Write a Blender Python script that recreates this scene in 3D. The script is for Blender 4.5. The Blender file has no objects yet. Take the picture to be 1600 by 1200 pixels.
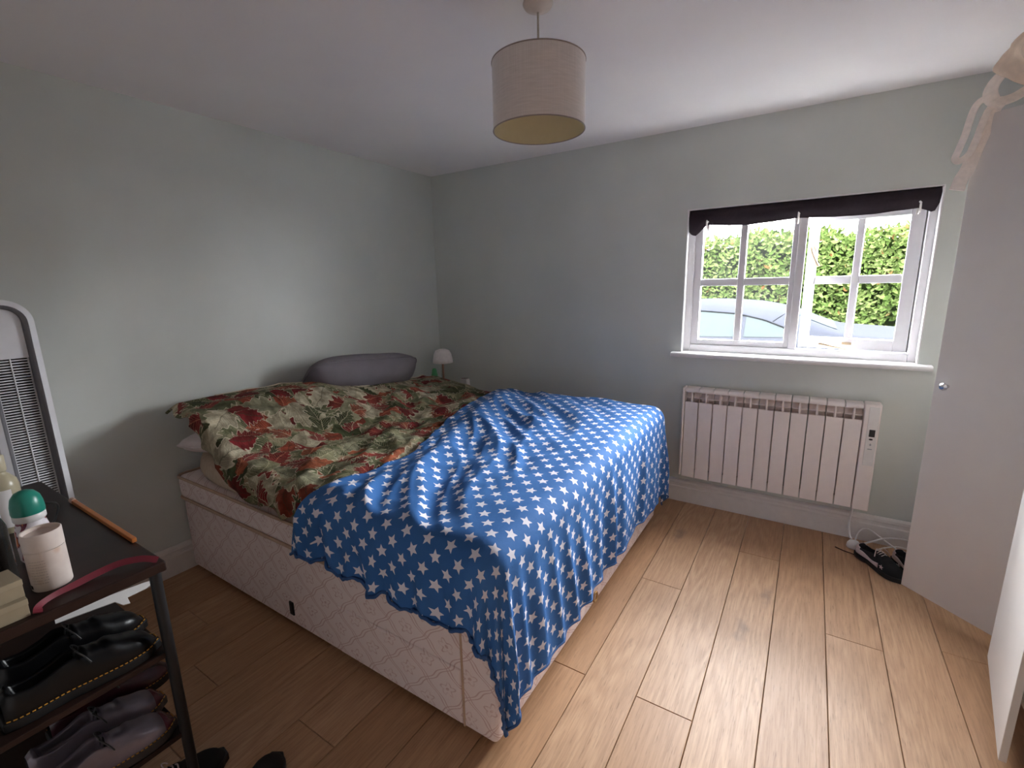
import bpy, bmesh, math, random
import numpy as np
from mathutils import Vector, Matrix, noise
random.seed(7)
S = bpy.context.scene
C = S.collection
PI = math.pi

# ------------------------------------------------------------------ camera
YAW, PITCH, ROLL, FPX = -0.56776, -0.20686, -0.02176, 730.24
CAM = Vector((2.790, -3.181, 1.492))
cd = bpy.data.cameras.new('camera'); cam = bpy.data.objects.new('camera', cd); C.objects.link(cam)
cd.sensor_fit = 'HORIZONTAL'; cd.sensor_width = 36.0; cd.lens = 36.0 * FPX / 1600.0
cd.clip_start = 0.02; cd.clip_end = 200
_f = Vector((math.sin(YAW) * math.cos(PITCH), math.cos(YAW) * math.cos(PITCH), math.sin(PITCH)))
_r = Vector((math.cos(YAW), -math.sin(YAW), 0)); _u = _r.cross(_f)
_r2 = math.cos(ROLL) * _r + math.sin(ROLL) * _u
_u2 = -math.sin(ROLL) * _r + math.cos(ROLL) * _u
M = Matrix((_r2, _u2, -_f)).transposed().to_4x4(); M.translation = CAM
cam.matrix_world = M
S.camera = cam

# ------------------------------------------------------------------ world / light / exposure
W = bpy.data.worlds.new('world'); S.world = W; W.use_nodes = True
bg = W.node_tree.nodes['Background']
bg.inputs['Color'].default_value = (0.93, 0.97, 1.0, 1)      # even white overcast sky
bg.inputs['Strength'].default_value = 9.0
# portal: tells the sampler where the sky comes in, gives off nothing itself
pl = bpy.data.lights.new('window_portal', 'AREA'); pl.shape = 'RECTANGLE'; pl.size = 1.25; pl.size_y = 0.95
pl.cycles.is_portal = True
po = bpy.data.objects.new('window_portal', pl); C.objects.link(po)
po.location = (2.69, 0.30, 1.49); po.rotation_euler = (-PI / 2, 0, 0)
S.view_settings.view_transform = 'Standard'; S.view_settings.look = 'None'
S.view_settings.exposure = 3.42; S.view_settings.gamma = 1.0
S.view_settings.use_curve_mapping = False
S.cycles.max_bounces = 16; S.cycles.diffuse_bounces = 12; S.cycles.transparent_max_bounces = 16

# ------------------------------------------------------------------ node helpers
class NT:
    def __init__(s, name):
        s.m = bpy.data.materials.new(name); s.m.use_nodes = True
        s.t = s.m.node_tree; s.n = s.t.nodes
        s.b = s.n['Principled BSDF']; s.out = s.n['Material Output']
    def node(s, t, **kw):
        x = s.n.new(t)
        for k, v in kw.items(): setattr(x, k, v)
        return x
    def link(s, a, b): s.t.links.new(a, b)
    def put(s, sock, v):
        if isinstance(v, bpy.types.NodeSocket): s.link(v, sock)
        elif v is not None:
            if hasattr(sock.default_value, '__len__') and not hasattr(v, '__len__'): v = (v,) * len(sock.default_value)
            if hasattr(v, '__len__') and len(v) == 3 and len(sock.default_value) == 4: v = tuple(v) + (1,)
            sock.default_value = v
    def math(s, op, a, b=0.0, c=0.0, clamp=False):
        x = s.node('ShaderNodeMath', operation=op, use_clamp=clamp)
        s.put(x.inputs[0], a); s.put(x.inputs[1], b); s.put(x.inputs[2], c)
        return x.outputs[0]
    def vmath(s, op, a, b=(0, 0, 0), out=0):
        x = s.node('ShaderNodeVectorMath', operation=op)
        s.put(x.inputs[0], a)
        if op == 'SCALE': s.put(x.inputs['Scale'], b)
        else: s.put(x.inputs[1], b)
        return x.outputs[out]
    def coord(s, which='Object'): return s.node('ShaderNodeTexCoord').outputs[which]
    def mapping(s, v, scale=(1, 1, 1), loc=(0, 0, 0), rot=(0, 0, 0)):
        x = s.node('ShaderNodeMapping'); s.put(x.inputs['Vector'], v)
        s.put(x.inputs['Scale'], scale); s.put(x.inputs['Location'], loc); s.put(x.inputs['Rotation'], rot)
        return x.outputs[0]
    def noise(s, v, scale=5, detail=3, rough=.5, dist=0, out='Fac'):
        x = s.node('ShaderNodeTexNoise'); s.put(x.inputs['Vector'], v)
        x.inputs['Scale'].default_value = scale; x.inputs['Detail'].default_value = detail
        x.inputs['Roughness'].default_value = rough; x.inputs['Distortion'].default_value = dist
        return x.outputs[out]
    def voro(s, v, scale=5, feature='F1', rnd=1.0):
        x = s.node('ShaderNodeTexVoronoi', feature=feature); s.put(x.inputs['Vector'], v)
        x.inputs['Scale'].default_value = scale; x.inputs['Randomness'].default_value = rnd
        return x.outputs
    def ramp(s, f, stops, mode='LINEAR'):
        x = s.node('ShaderNodeValToRGB'); x.color_ramp.interpolation = mode
        e = x.color_ramp.elements
        while len(e) < len(stops): e.new(0.5)
        for i, (p, c) in enumerate(stops):
            e[i].position = p; e[i].color = tuple(c) + (1,) if len(c) == 3 else c
        s.put(x.inputs[0], f)
        return x.outputs[0]
    def mix(s, f, a, b, mode='MIX'):
        x = s.node('ShaderNodeMix', data_type='RGBA', blend_type=mode)
        s.put(x.inputs['Factor'], f); s.put(x.inputs[6], a); s.put(x.inputs[7], b)
        return x.outputs[2]
    def sep(s, v):
        x = s.node('ShaderNodeSeparateXYZ'); s.put(x.inputs[0], v); return x.outputs
    def comb(s, a, b, c=0.0):
        x = s.node('ShaderNodeCombineXYZ')
        for i, v in enumerate((a, b, c)): s.put(x.inputs[i], v)
        return x.outputs[0]
    def bump(s, h, strength=.3, dist=.01):
        x = s.node('ShaderNodeBump'); s.put(x.inputs['Height'], h)
        x.inputs['Strength'].default_value = strength; x.inputs['Distance'].default_value = dist
        s.link(x.outputs[0], s.b.inputs['Normal'])
    def set(s, color=None, rough=None, metal=None, spec=None, **kw):
        if color is not None: s.put(s.b.inputs['Base Color'], color)
        if rough is not None: s.put(s.b.inputs['Roughness'], rough)
        if metal is not None: s.put(s.b.inputs['Metallic'], metal)
        if spec is not None: s.put(s.b.inputs['Specular IOR Level'], spec)
        for k, v in kw.items(): s.put(s.b.inputs[k], v)
        return s.m

def srgb(r, g, b):
    f = lambda c: (c / 255 / 12.92) if c / 255 <= .04045 else ((c / 255 + .055) / 1.055) ** 2.4
    return (f(r), f(g), f(b))

MATS = {}
def simple(name, col, rough=.5, metal=0, spec=.5, var=.06, nscale=30, bump=0.0, **kw):
    """plain procedural material: a colour with slight mottling"""
    if name in MATS: return MATS[name]
    n = NT(name)
    f = n.noise(n.coord(), nscale, 3)
    lo = tuple(c * (1 - var) for c in col); hi = tuple(min(1, c * (1 + var)) for c in col)
    n.set(n.ramp(f, [(.3, lo), (.7, hi)]), rough, metal, spec, **kw)
    if bump: n.bump(f, bump, .004)
    MATS[name] = n.m
    return n.m

# ------------------------------------------------------------------ mesh helpers
class MB:
    def __init__(s): s.v = []; s.f = []; s.uv = None; s.mi = []
    def quad(s, *i): s.f.append(tuple(i))
    def box(s, x0, x1, y0, y1, z0, z1, rot=None, piv=None):
        b = len(s.v)
        P = [Vector((x, y, z)) for z in (z0, z1) for y in (y0, y1) for x in (x0, x1)]
        if rot is not None:
            piv = Vector(piv) if piv is not None else Vector(((x0 + x1) / 2, (y0 + y1) / 2, (z0 + z1) / 2))
            P = [rot @ (p - piv) + piv for p in P]
        s.v += [tuple(p) for p in P]
        for f in ((0, 2, 3, 1), (4, 5, 7, 6), (0, 1, 5, 4), (2, 6, 7, 3), (0, 4, 6, 2), (1, 3, 7, 5)):
            s.f.append(tuple(b + i for i in f))
        return s
    def cyl(s, p0, p1, r0, r1=None, n=16, cap=True):
        r1 = r0 if r1 is None else r1
        p0 = Vector(p0); p1 = Vector(p1); d = (p1 - p0).normalized()
        a = d.orthogonal().normalized(); c = d.cross(a); b = len(s.v)
        for p, r in ((p0, r0), (p1, r1)):
            for i in range(n):
                t = 2 * PI * i / n; s.v.append(tuple(p + r * (math.cos(t) * a + math.sin(t) * c)))
        for i in range(n): j = (i + 1) % n; s.f.append((b + i, b + j, b + n + j, b + n + i))
        if cap: s.f.append(tuple(b + i for i in range(n))[::-1]); s.f.append(tuple(b + n + i for i in range(n)))
        return s
    def lathe(s, prof, c=(0, 0, 0), n=24, cap=True, sx=1.0, sy=1.0):
        """profile list of (r,z) turned about z"""
        b = len(s.v); c = Vector(c); m = len(prof)
        for r, z in prof:
            for i in range(n):
                t = 2 * PI * i / n; s.v.append((c.x + sx * r * math.cos(t), c.y + sy * r * math.sin(t), c.z + z))
        for k in range(m - 1):
            for i in range(n):
                j = (i + 1) % n; s.f.append((b + k * n + i, b + k * n + j, b + (k + 1) * n + j, b + (k + 1) * n + i))
        if cap:
            s.f.append(tuple(b + i for i in range(n))[::-1]); s.f.append(tuple(b + (m - 1) * n + i for i in range(n)))
        return s
    def tube(s, path, r, n=8, closed=False, flat=None, up=None):
        """round tube (or flat strap when flat=(w,h)) along a path"""
        P = [Vector(p) for p in path]; m = len(P); b = len(s.v); prev = None
        for k, p in enumerate(P):
            d = (P[min(k + 1, m - 1)] - P[max(k - 1, 0)]).normalized()
            if closed: d = (P[(k + 1) % m] - P[k - 1]).normalized()
            if up is not None:
                a = Vector(up[k] if isinstance(up, list) else up); a = (a - d * a.dot(d)).normalized()
            elif prev is None: a = d.orthogonal().normalized()
            else: a = (prev - d * prev.dot(d)).normalized()
            prev = a; c = d.cross(a)
            rr = r[k] if hasattr(r, '__len__') else r
            if flat:
                w, h = flat
                ring = [(h / 2, -w / 2), (h / 2, w / 2), (-h / 2, w / 2), (-h / 2, -w / 2)]
                for (x, y) in ring: s.v.append(tuple(p + x * a + y * c))
            else:
                for i in range(n):
                    t = 2 * PI * i / n; s.v.append(tuple(p + rr * (math.cos(t) * a + math.sin(t) * c)))
        nn = 4 if flat else n
        for k in range(m if closed else m - 1):
            k2 = (k + 1) % m
            for i in range(nn):
                j = (i + 1) % nn; s.f.append((b + k * nn + i, b + k * nn + j, b + k2 * nn + j, b + k2 * nn + i))
        if not closed:
            s.f.append(tuple(b + i for i in range(nn))[::-1]); s.f.append(tuple(b + (m - 1) * nn + i for i in range(nn)))
        return s
    def grid(s, fn, nu, nv, uvfn=None, wrapu=False):
        b = len(s.v)
        for j in range(nv):
            for i in range(nu):
                s.v.append(tuple(fn(i / ((nu) if wrapu else (nu - 1)), j / (nv - 1))))
        for j in range(nv - 1):
            for i in range(nu if wrapu else nu - 1):
                i2 = (i + 1) % nu
                s.f.append((b + j * nu + i, b + j * nu + i2, b + (j + 1) * nu + i2, b + (j + 1) * nu + i))
        if uvfn:
            s.uv = s.uv or {}
            for j in range(nv):
                for i in range(nu): s.uv[b + j * nu + i] = uvfn(i / (nu - 1), j / (nv - 1))
        return s
    def prism(s, poly, z0, z1, axis='z'):
        b = len(s.v); n = len(poly)
        for z in (z0, z1):
            for (x, y) in poly:
                s.v.append({'z': (x, y, z), 'y': (x, z, y), 'x': (z, x, y)}[axis])
        s.f.append(tuple(b + i for i in range(n))[::-1]); s.f.append(tuple(b + n + i for i in range(n)))
        for i in range(n): j = (i + 1) % n; s.f.append((b + i, b + j, b + n + j, b + n + i))
        return s
    def build(s, name, mat, parent=None, smooth=False, bevel=0, seg=2, world=True, solid=0, soff=-1, subsurf=0, auto=None):
        me = bpy.data.meshes.new(name)
        off = Vector((0, 0, 0))
        if parent is not None and world: off = wloc(parent)
        me.from_pydata([tuple(Vector(v) - off) for v in s.v], [], s.f); me.update()
        bm = bmesh.new(); bm.from_mesh(me); bmesh.ops.recalc_face_normals(bm, faces=bm.faces); bm.to_mesh(me); bm.free()
        if s.uv:
            ul = me.uv_layers.new(name='UVMap')
            for l in me.loops: ul.data[l.index].uv = s.uv.get(l.vertex_index, (0, 0))
        o = bpy.data.objects.new(name, me); C.objects.link(o)
        if mat is not None: me.materials.append(mat)
        if parent is not None: o.parent = parent
        if smooth:
            me.polygons.foreach_set('use_smooth', [True] * len(me.polygons))
            if auto: me.set_sharp_from_angle(angle=math.radians(auto))
        if bevel:
            m = o.modifiers.new('bevel', 'BEVEL'); m.width = bevel; m.segments = seg; m.limit_method = 'ANGLE'; m.angle_limit = math.radians(40)
        if solid:
            m = o.modifiers.new('solid', 'SOLIDIFY'); m.thickness = solid; m.offset = soff
        if subsurf:
            m = o.modifiers.new('sub', 'SUBSURF'); m.levels = subsurf; m.render_levels = subsurf
        return o

def wloc(o):
    l = Vector(o.location); p = o.parent
    while p is not None: l = l + Vector(p.location); p = p.parent
    return l

def tag(o, label, cat, group=None):
    o['label'] = label; o['category'] = cat
    if group: o['group'] = group
    return o
def thing(name, label, cat, loc=(0, 0, 0), rotz=0, group=None):
    o = bpy.data.objects.new(name, None); C.objects.link(o); o.empty_display_size = .1
    o.location = loc; o.rotation_euler = (0, 0, rotz)
    return tag(o, label, cat, group)
def struct(o): o['kind'] = 'structure'; return o
def ss(a, b, x):
    t = min(1, max(0, (x - a) / (b - a))); return t * t * (3 - 2 * t)
def lerp(x, pts):
    if x <= pts[0][0]: return pts[0][1]
    for (a, p), (b, q) in zip(pts, pts[1:]):
        if x <= b: t = (x - a) / (b - a); return p + (q - p) * t
    return pts[-1][1]
def smoothlerp(x, pts, w=.06):
    return (lerp(x - w, pts) + 2 * lerp(x, pts) + lerp(x + w, pts)) / 4
def catmull(pts, n=8):
    P = [Vector(p) for p in pts]; out = []
    for i in range(len(P) - 1):
        p0 = P[max(i - 1, 0)]; p1 = P[i]; p2 = P[i + 1]; p3 = P[min(i + 2, len(P) - 1)]
        for k in range(n):
            t = k / n
            out.append(0.5 * ((2 * p1) + (p2 - p0) * t + (2 * p0 - 5 * p1 + 4 * p2 - p3) * t * t + (3 * p1 - p0 - 3 * p2 + p3) * t ** 3))
    out.append(P[-1]); return out
def N3(x, y, z=0.0): return noise.noise(Vector((x, y, z)))

# ------------------------------------------------------------------ materials
def wall_material():
    n = NT('sage_wall_paint'); co = n.coord()
    f = n.noise(co, 3, 4); g = n.noise(co, 90, 3)
    c = n.ramp(f, [(.3, srgb(204, 208, 203)), (.7, srgb(211, 214, 209))])
    n.set(c, n.math('MULTIPLY_ADD', f, .08, .36), spec=.35); n.bump(g, .12, .002); return n.m
M_wall = wall_material()
def ceiling_material():
    n = NT('ceiling_paint'); co = n.coord()
    f = n.noise(co, 2, 3); g = n.noise(co, 120, 3)
    n.set(n.ramp(f, [(.3, srgb(240, 236, 236)), (.7, srgb(244, 241, 240))]), .85, spec=.2); n.bump(g, .1, .002); return n.m
M_ceil = ceiling_material()
M_white = simple('white_gloss_paint', srgb(232, 230, 230), .32, var=.02)
M_trim = simple('skirting_paint', srgb(222, 216, 212), .4, var=.03)
M_upvc = simple('white_window_paint', srgb(224, 222, 225), .35, var=.015)

def oak():
    n = NT('oak_floor'); co = n.coord()
    rnd = n.node('ShaderNodeObjectInfo').outputs['Random']
    off = n.comb(n.math('MULTIPLY', rnd, 37.0), n.math('MULTIPLY', rnd, 91.0), n.math('MULTIPLY', rnd, 13.0))
    v = n.vmath('ADD', co, off)
    low = n.noise(n.mapping(v, (5, .9, 1)), 1.0, 3, .5)
    # cathedral rings: contour lines of a stretched noise
    rings = n.math('SINE', n.math('MULTIPLY', n.noise(n.mapping(v, (6, .7, 1)), 1.0, 2, .4), 95.0))
    grain = n.noise(n.mapping(v, (160, 7, 1)), 1.0, 4, .6)
    pores = n.noise(n.mapping(v, (260, 18, 1)), 1.0, 2, .5)
    base = n.ramp(low, [(.25, srgb(172, 132, 98)), (.5, srgb(190, 151, 116)), (.75, srgb(200, 163, 130))])
    tint = n.ramp(rnd, [(0, srgb(176, 134, 98)), (.5, srgb(196, 156, 120)), (1, srgb(203, 168, 136))])
    c = n.mix(.5, base, tint)
    rf = n.math('MULTIPLY', n.math('MULTIPLY_ADD', rings, .5, .5), n.math('MULTIPLY_ADD', low, .9, -.2, True))
    c = n.mix(rf, c, srgb(150, 108, 76))
    c = n.mix(n.ramp(grain, [(.42, (0, 0, 0)), (.72, (.5, .5, .5))]), c, srgb(140, 102, 74))
    c = n.mix(n.ramp(pores, [(.61, (0, 0, 0)), (.73, (.42, .42, .42))]), c, srgb(112, 80, 58))
    # knots
    kd = n.voro(n.vmath('ADD', n.mapping(v, (4.2, 1.6, 1)), n.vmath('SCALE', n.noise(v, 14, 2, out='Color'), .22)), 1.0)
    k = n.math('MULTIPLY', n.ramp(kd['Distance'], [(.06, (1, 1, 1)), (.17, (0, 0, 0))]), n.math('GREATER_THAN', n.sep(kd['Color'])[0], .5))
    c = n.mix(n.math('MULTIPLY', k, .6), c, srgb(120, 96, 84))
    n.set(c, n.math('MULTIPLY_ADD', grain, .2, .36), spec=.42)
    n.bump(n.math('ADD', n.math('MULTIPLY', grain, .6), n.math('MULTIPLY', rings, .12)), .18, .002)
    return n.m
M_oak = oak()

def star_fabric():
    n = NT('blue_star_cotton'); uv = n.coord('UV'); s = n.sep(uv)
    CX, CY = .092, .092
    def layer(ox, oy, seed):
        fx = n.math('DIVIDE', n.math('ADD', s[0], ox), CX); fy = n.math('DIVIDE', n.math('ADD', s[1], oy), CY)
        px = n.math('MULTIPLY', n.math('SUBTRACT', n.math('FRACT', fx), .5), CX)
        py = n.math('MULTIPLY', n.math('SUBTRACT', n.math('FRACT', fy), .5), CY)
        wn = n.node('ShaderNodeTexWhiteNoise', noise_dimensions='2D')
        n.link(n.comb(n.math('FLOOR', fx), n.math('ADD', n.math('FLOOR', fy), seed)), wn.inputs[0])
        ang = n.math('ADD', n.math('ARCTAN2', py, px), n.math('MULTIPLY', n.math('ROUND', n.math('MULTIPLY', wn.outputs[0], 3.0)), .38))
        r = n.math('SQRT', n.math('ADD', n.math('MULTIPLY', px, px), n.math('MULTIPLY', py, py)))
        sec = 2 * PI / 5
        a = n.math('ABSOLUTE', n.math('SUBTRACT', n.math('FLOORED_MODULO', n.math('ADD', ang, 20 * sec + sec / 2), sec), sec / 2))
        R, q = .0235, .0108
        p1 = (R, 0); p2 = (q * math.cos(sec / 2), q * math.sin(sec / 2))
        nx, ny = (p2[1] - p1[1]), -(p2[0] - p1[0]); L = math.hypot(nx, ny); nx, ny = nx / L, ny / L
        if nx * p1[0] < 0: nx, ny = -nx, -ny
        beta = math.atan2(ny, nx); d = nx * p1[0]
        return n.math('LESS_THAN', n.math('MULTIPLY', r, n.math('COSINE', n.math('SUBTRACT', a, beta))), d)
    m = n.math('MAXIMUM', layer(0, 0, 0), layer(CX / 2, CY / 2, 17.0))
    weave = n.noise(n.mapping(uv, (1, 1, 1)), 900, 2); blot = n.noise(uv, 4, 3)
    blue = n.ramp(blot, [(.3, srgb(56, 101, 160)), (.7, srgb(64, 110, 170))])
    c = n.mix(m, blue, srgb(222, 218, 226))
    wr = n.noise(n.vmath('ADD', n.mapping(uv, (26, 9, 1), rot=(0, 0, .6)), n.vmath('SCALE', n.noise(uv, 6, 2, out='Color'), 3.0)), 1.0, 4, .6)
    n.set(c, .75, spec=.12)
    n.bump(n.math('ADD', n.math('MULTIPLY', weave, .06), wr), .35, .007)
    return n.m
M_star = star_fabric()

def leaf_fabric():
    n = NT('leaf_print_cotton'); uv = n.coord('UV')
    w = n.vmath('ADD', uv, n.vmath('SCALE', n.vmath('SUBTRACT', n.noise(uv, 7, 2, .5, out='Color'), (.5, .5, .5)), .06))
    w = n.vmath('ADD', w, n.vmath('SCALE', n.vmath('SUBTRACT', n.noise(uv, 45, 2, .6, out='Color'), (.5, .5, .5)), .014))
    def layer(under, scale, off, L, Wd, lobe, cols, keep, vein_cols):
        ww = n.vmath('ADD', w, off)
        v = n.voro(ww, scale, 'F1', .85); rc = n.sep(v['Color'])
        rot = n.node('ShaderNodeVectorRotate', rotation_type='Z_AXIS'); n.link(n.vmath('SUBTRACT', ww, v['Position']), rot.inputs['Vector'])
        n.put(rot.inputs['Angle'], n.math('MULTIPLY', rc[1], 6.28))
        l = n.sep(rot.outputs[0]); ax = n.math('ABSOLUTE', l[0]); ly = l[1]
        t = n.math('DIVIDE', ly, L)
        wid = n.math('MULTIPLY', n.math('MULTIPLY', n.math('SUBTRACT', 1.0, n.math('MULTIPLY', t, t)), n.math('MULTIPLY_ADD', t, -.35, 1.0)), Wd)
        ser = n.math('MULTIPLY_ADD', n.math('SINE', n.math('MULTIPLY', n.math('SUBTRACT', ly, n.math('MULTIPLY', ax, .8)), lobe)), .24, 1.0)
        wid = n.math('MULTIPLY', wid, ser)
        inside = n.math('MULTIPLY', n.math('LESS_THAN', ax, wid), n.math('LESS_THAN', rc[2], keep))
        q = n.math('DIVIDE', ax, n.math('MAXIMUM', wid, .0005))
        col = n.ramp(rc[0], cols, 'CONSTANT')
        tone = n.noise(ww, 22, 3)
        col = n.mix(n.ramp(tone, [(.38, (.62, .62, .62)), (.66, (0, 0, 0))]), col, srgb(96, 84, 66), 'MULTIPLY')
        col = n.mix(n.math('MULTIPLY', n.math('LESS_THAN', l[0], 0.0), .22), col, srgb(40, 36, 26))
        side = n.math('GREATER_THAN', n.math('SINE', n.math('MULTIPLY', n.math('SUBTRACT', ly, n.math('MULTIPLY', ax, .9)), 520.0)), .80)
        vein = n.math('MAXIMUM', n.math('LESS_THAN', ax, .0020), n.math('MULTIPLY', side, .6))
        col = n.mix(n.math('MULTIPLY', vein, .55), col, n.mix(n.math('GREATER_THAN', rc[1], .5), vein_cols[0], vein_cols[1]))
        col = n.mix(n.math('MULTIPLY', n.math('GREATER_THAN', q, .88), .65), col, srgb(206, 194, 170))
        return n.mix(inside, under, col)
    blot = n.noise(w, 12, 4)
    c = n.ramp(blot, [(.30, srgb(70, 74, 50)), (.46, srgb(104, 106, 78)), (.58, srgb(150, 142, 114)), (.72, srgb(128, 62, 48))])
    stripe = n.math('GREATER_THAN', n.math('SINE', n.math('MULTIPLY', n.noise(w, 9, 2), 150.0)), .7)
    c = n.mix(n.math('MULTIPLY', stripe, .45), c, srgb(66, 58, 42))
    dk, lt = srgb(62, 54, 40), srgb(196, 184, 154)
    c = layer(c, 6.5, (1.3, .4, 0), .105, .066, 150.0, [(0, srgb(78, 86, 56)), (.35, srgb(112, 116, 84)), (.65, srgb(94, 98, 66)), (.85, srgb(140, 138, 106))], .85, (dk, lt))
    c = layer(c, 7.4, (4.1, 2.7, 0), .085, .058, 190.0, [(0, srgb(128, 42, 42)), (.4, srgb(150, 68, 50)), (.7, srgb(120, 36, 40)), (.9, srgb(166, 92, 64))], .52, (dk, srgb(196, 130, 100)))
    c = layer(c, 5.6, (7.7, 5.2, 0), .105, .060, 120.0, [(0, srgb(192, 182, 156)), (.4, srgb(160, 158, 130)), (.7, srgb(206, 196, 170)), (.88, srgb(84, 92, 62))], .62, (dk, srgb(120, 112, 86)))
    c = layer(c, 9.0, (2.2, 9.1, 0), .062, .044, 230.0, [(0, srgb(134, 40, 44)), (.45, srgb(154, 74, 54)), (.8, srgb(74, 82, 54))], .34, (dk, lt))
    wr = n.noise(n.mapping(w, (10, 16, 1)), 1.5, 4, .6)
    n.set(c, .75, spec=.15); n.bump(n.math('ADD', wr, n.math('MULTIPLY', n.noise(uv, 700, 2), .05)), .6, .016)
    return n.m
M_leaf = leaf_fabric()

def damask():
    n = NT('pink_damask'); co = n.coord(); s = n.sep(co)
    u = n.math('ADD', s[0], s[1]); v = s[2]
    P = .185
    wob = n.math('MULTIPLY', n.math('SINE', n.math('MULTIPLY', v, 95.0)), .006)
    a = n.math('DIVIDE', n.math('ADD', n.math('ADD', u, wob), n.math('MULTIPLY', v, 1.15)), P)
    b = n.math('DIVIDE', n.math('SUBTRACT', n.math('ADD', u, wob), n.math('MULTIPLY', v, 1.15)), P)
    fa = n.math('SUBTRACT', n.math('FRACT', a), .5); fb = n.math('SUBTRACT', n.math('FRACT', b), .5)
    def dbl(f):
        d = n.math('SUBTRACT', .5, n.math('ABSOLUTE', f))
        return n.math('LESS_THAN', n.math('ABSOLUTE', n.math('SUBTRACT', d, .045)), .016)
    lines = n.math('MAXIMUM', dbl(fa), dbl(fb))
    r = n.math('SQRT', n.math('ADD', n.math('MULTIPLY', fa, fa), n.math('MULTIPLY', fb, fb)))
    th = n.math('ARCTAN2', fb, fa)
    pet = n.math('MULTIPLY_ADD', n.math('SINE', n.math('MULTIPLY', th, 5.0)), .055, .19)
    ring = n.math('LESS_THAN', n.math('ABSOLUTE', n.math('SUBTRACT', r, pet)), .028)
    core = n.math('LESS_THAN', r, .055)
    p2 = n.comb(u, v)
    motif = n.math('MULTIPLY', n.math('MAXIMUM', ring, core), n.ramp(n.noise(p2, 40, 2), [(.35, (.2, .2, .2)), (.6, (1, 1, 1))]))
    pat = n.math('MAXIMUM', lines, motif)
    c = n.mix(n.math('MULTIPLY', pat, .62), srgb(232, 216, 213), srgb(190, 150, 144))
    n.set(c, .6, spec=.25); n.bump(n.math('ADD', n.math('MULTIPLY', pat, -1.0), n.noise(p2, 14, 2)), .25, .004)
    return n.m
M_damask = damask()
def topper_mat():
    n = NT('beige_topper_cotton'); co = n.coord(); f = n.noise(co, 40, 3)
    n.set(n.ramp(f, [(.3, srgb(186, 166, 146)), (.7, srgb(198, 180, 160))]), .8, spec=.2); n.bump(n.noise(co, 12, 3), .3, .008); return n.m
M_topper = topper_mat()
M_piping = simple('piping_tan', srgb(190, 160, 138), .7)
M_cream = simple('cream_cotton', srgb(205, 192, 170), .8, var=.05)
M_greypillow = simple('grey_jersey', srgb(118, 112, 118), .85, nscale=12, bump=.2)
M_whitepillow = simple('pillow_cotton', srgb(205, 192, 190), .85, bump=.2, nscale=10)
M_rad = simple('radiator_enamel', srgb(240, 230, 226), .38, var=.015)
M_radin = simple('radiator_enamel_inner', srgb(205, 200, 198), .5, var=.02)
M_plastic = simple('white_plastic', srgb(228, 224, 222), .35, var=.02)
M_black = simple('black_plastic', srgb(24, 23, 24), .4)
M_blind = simple('dark_plum_cloth', srgb(44, 32, 40), .9, var=.15, nscale=60)
M_door = simple('wardrobe_laminate', srgb(216, 211, 206), .45, var=.015, nscale=8)
M_chrome = simple('chrome', srgb(210, 210, 215), .12, metal=1)
M_brass = simple('aged_brass', srgb(176, 142, 92), .35, metal=.8)
M_handle = simple('window_handle_brass', srgb(196, 176, 150), .4, metal=.35)

def glass(name, haze=0.0, tint=(1, 1, 1)):
    n = NT(name); t = n.node('ShaderNodeBsdfTransparent'); n.put(t.inputs[0], tint)
    g = n.node('ShaderNodeBsdfGlossy'); g.inputs['Roughness'].default_value = .02
    fr = n.node('ShaderNodeFresnel'); fr.inputs[0].default_value = 1.45
    m = n.node('ShaderNodeMixShader'); n.link(n.math('MULTIPLY', fr.outputs[0], .6), m.inputs[0])
    n.link(t.outputs[0], m.inputs[1]); n.link(g.outputs[0], m.inputs[2]); last = m.outputs[0]
    if haze:
        d = n.node('ShaderNodeBsdfTranslucent'); n.put(d.inputs[0], (1, 1, 1))
        m2 = n.node('ShaderNodeMixShader'); f = n.noise(n.coord(), 5, 3)
        n.link(n.math('MULTIPLY', f, haze), m2.inputs[0]); n.link(last, m2.inputs[1]); n.link(d.outputs[0], m2.inputs[2]); last = m2.outputs[0]
    n.link(last, n.out.inputs[0]); return n.m
M_glass = glass('clear_pane_glass'); M_hazy = glass('misted_pane_glass', .0035)

# ------------------------------------------------------------------ room shell
RX, RY, RH = 4.15, -3.85, 2.40
OX0, OX1, OZ0, OZ1 = 2.085, 3.290, 1.030, 1.932          # window opening
b = MB()
b.box(-.12, OX0, 0, .22, -.2, RH + .1); b.box(OX1, RX + .12, 0, .22, -.2, RH + .1)
b.box(OX0, OX1, 0, .22, -.2, OZ0); b.box(OX0, OX1, 0, .22, OZ1, RH + .1)
struct(b.build('wall_window', M_wall))
struct(MB().box(-.12, 0, RY - .12, 0, -.2, RH + .1).build('wall_left', M_wall))
struct(MB().box(RX, RX + .12, RY - .12, 0, -.2, RH + .1).build('wall_right', M_wall))
struct(MB().box(0, RX, RY - .12, RY, -.2, RH + .1).build('wall_back', M_white))  # unseen wall, made white instead of sage to bounce more light into the room
struct(MB().box(0, RX, RY, 0, RH, RH + .1).build('ceiling', M_ceil))
M_sub = simple('subfloor', srgb(70, 52, 38), .8)
floor = struct(MB().box(0, RX, RY, 0, -.2, -.016).build('floor', M_sub))
PWD = .1985; x0 = 2.176 - 11 * PWD
joints = {11: [-1.01, -2.9], 12: [-1.725, -3.4], 13: [-.494, -2.35], 14: [-2.05], 15: [-1.0, -2.9], 16: [-2.4], 17: [-.88, -2.75], 10: [-1.732, -3.3]}
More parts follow.
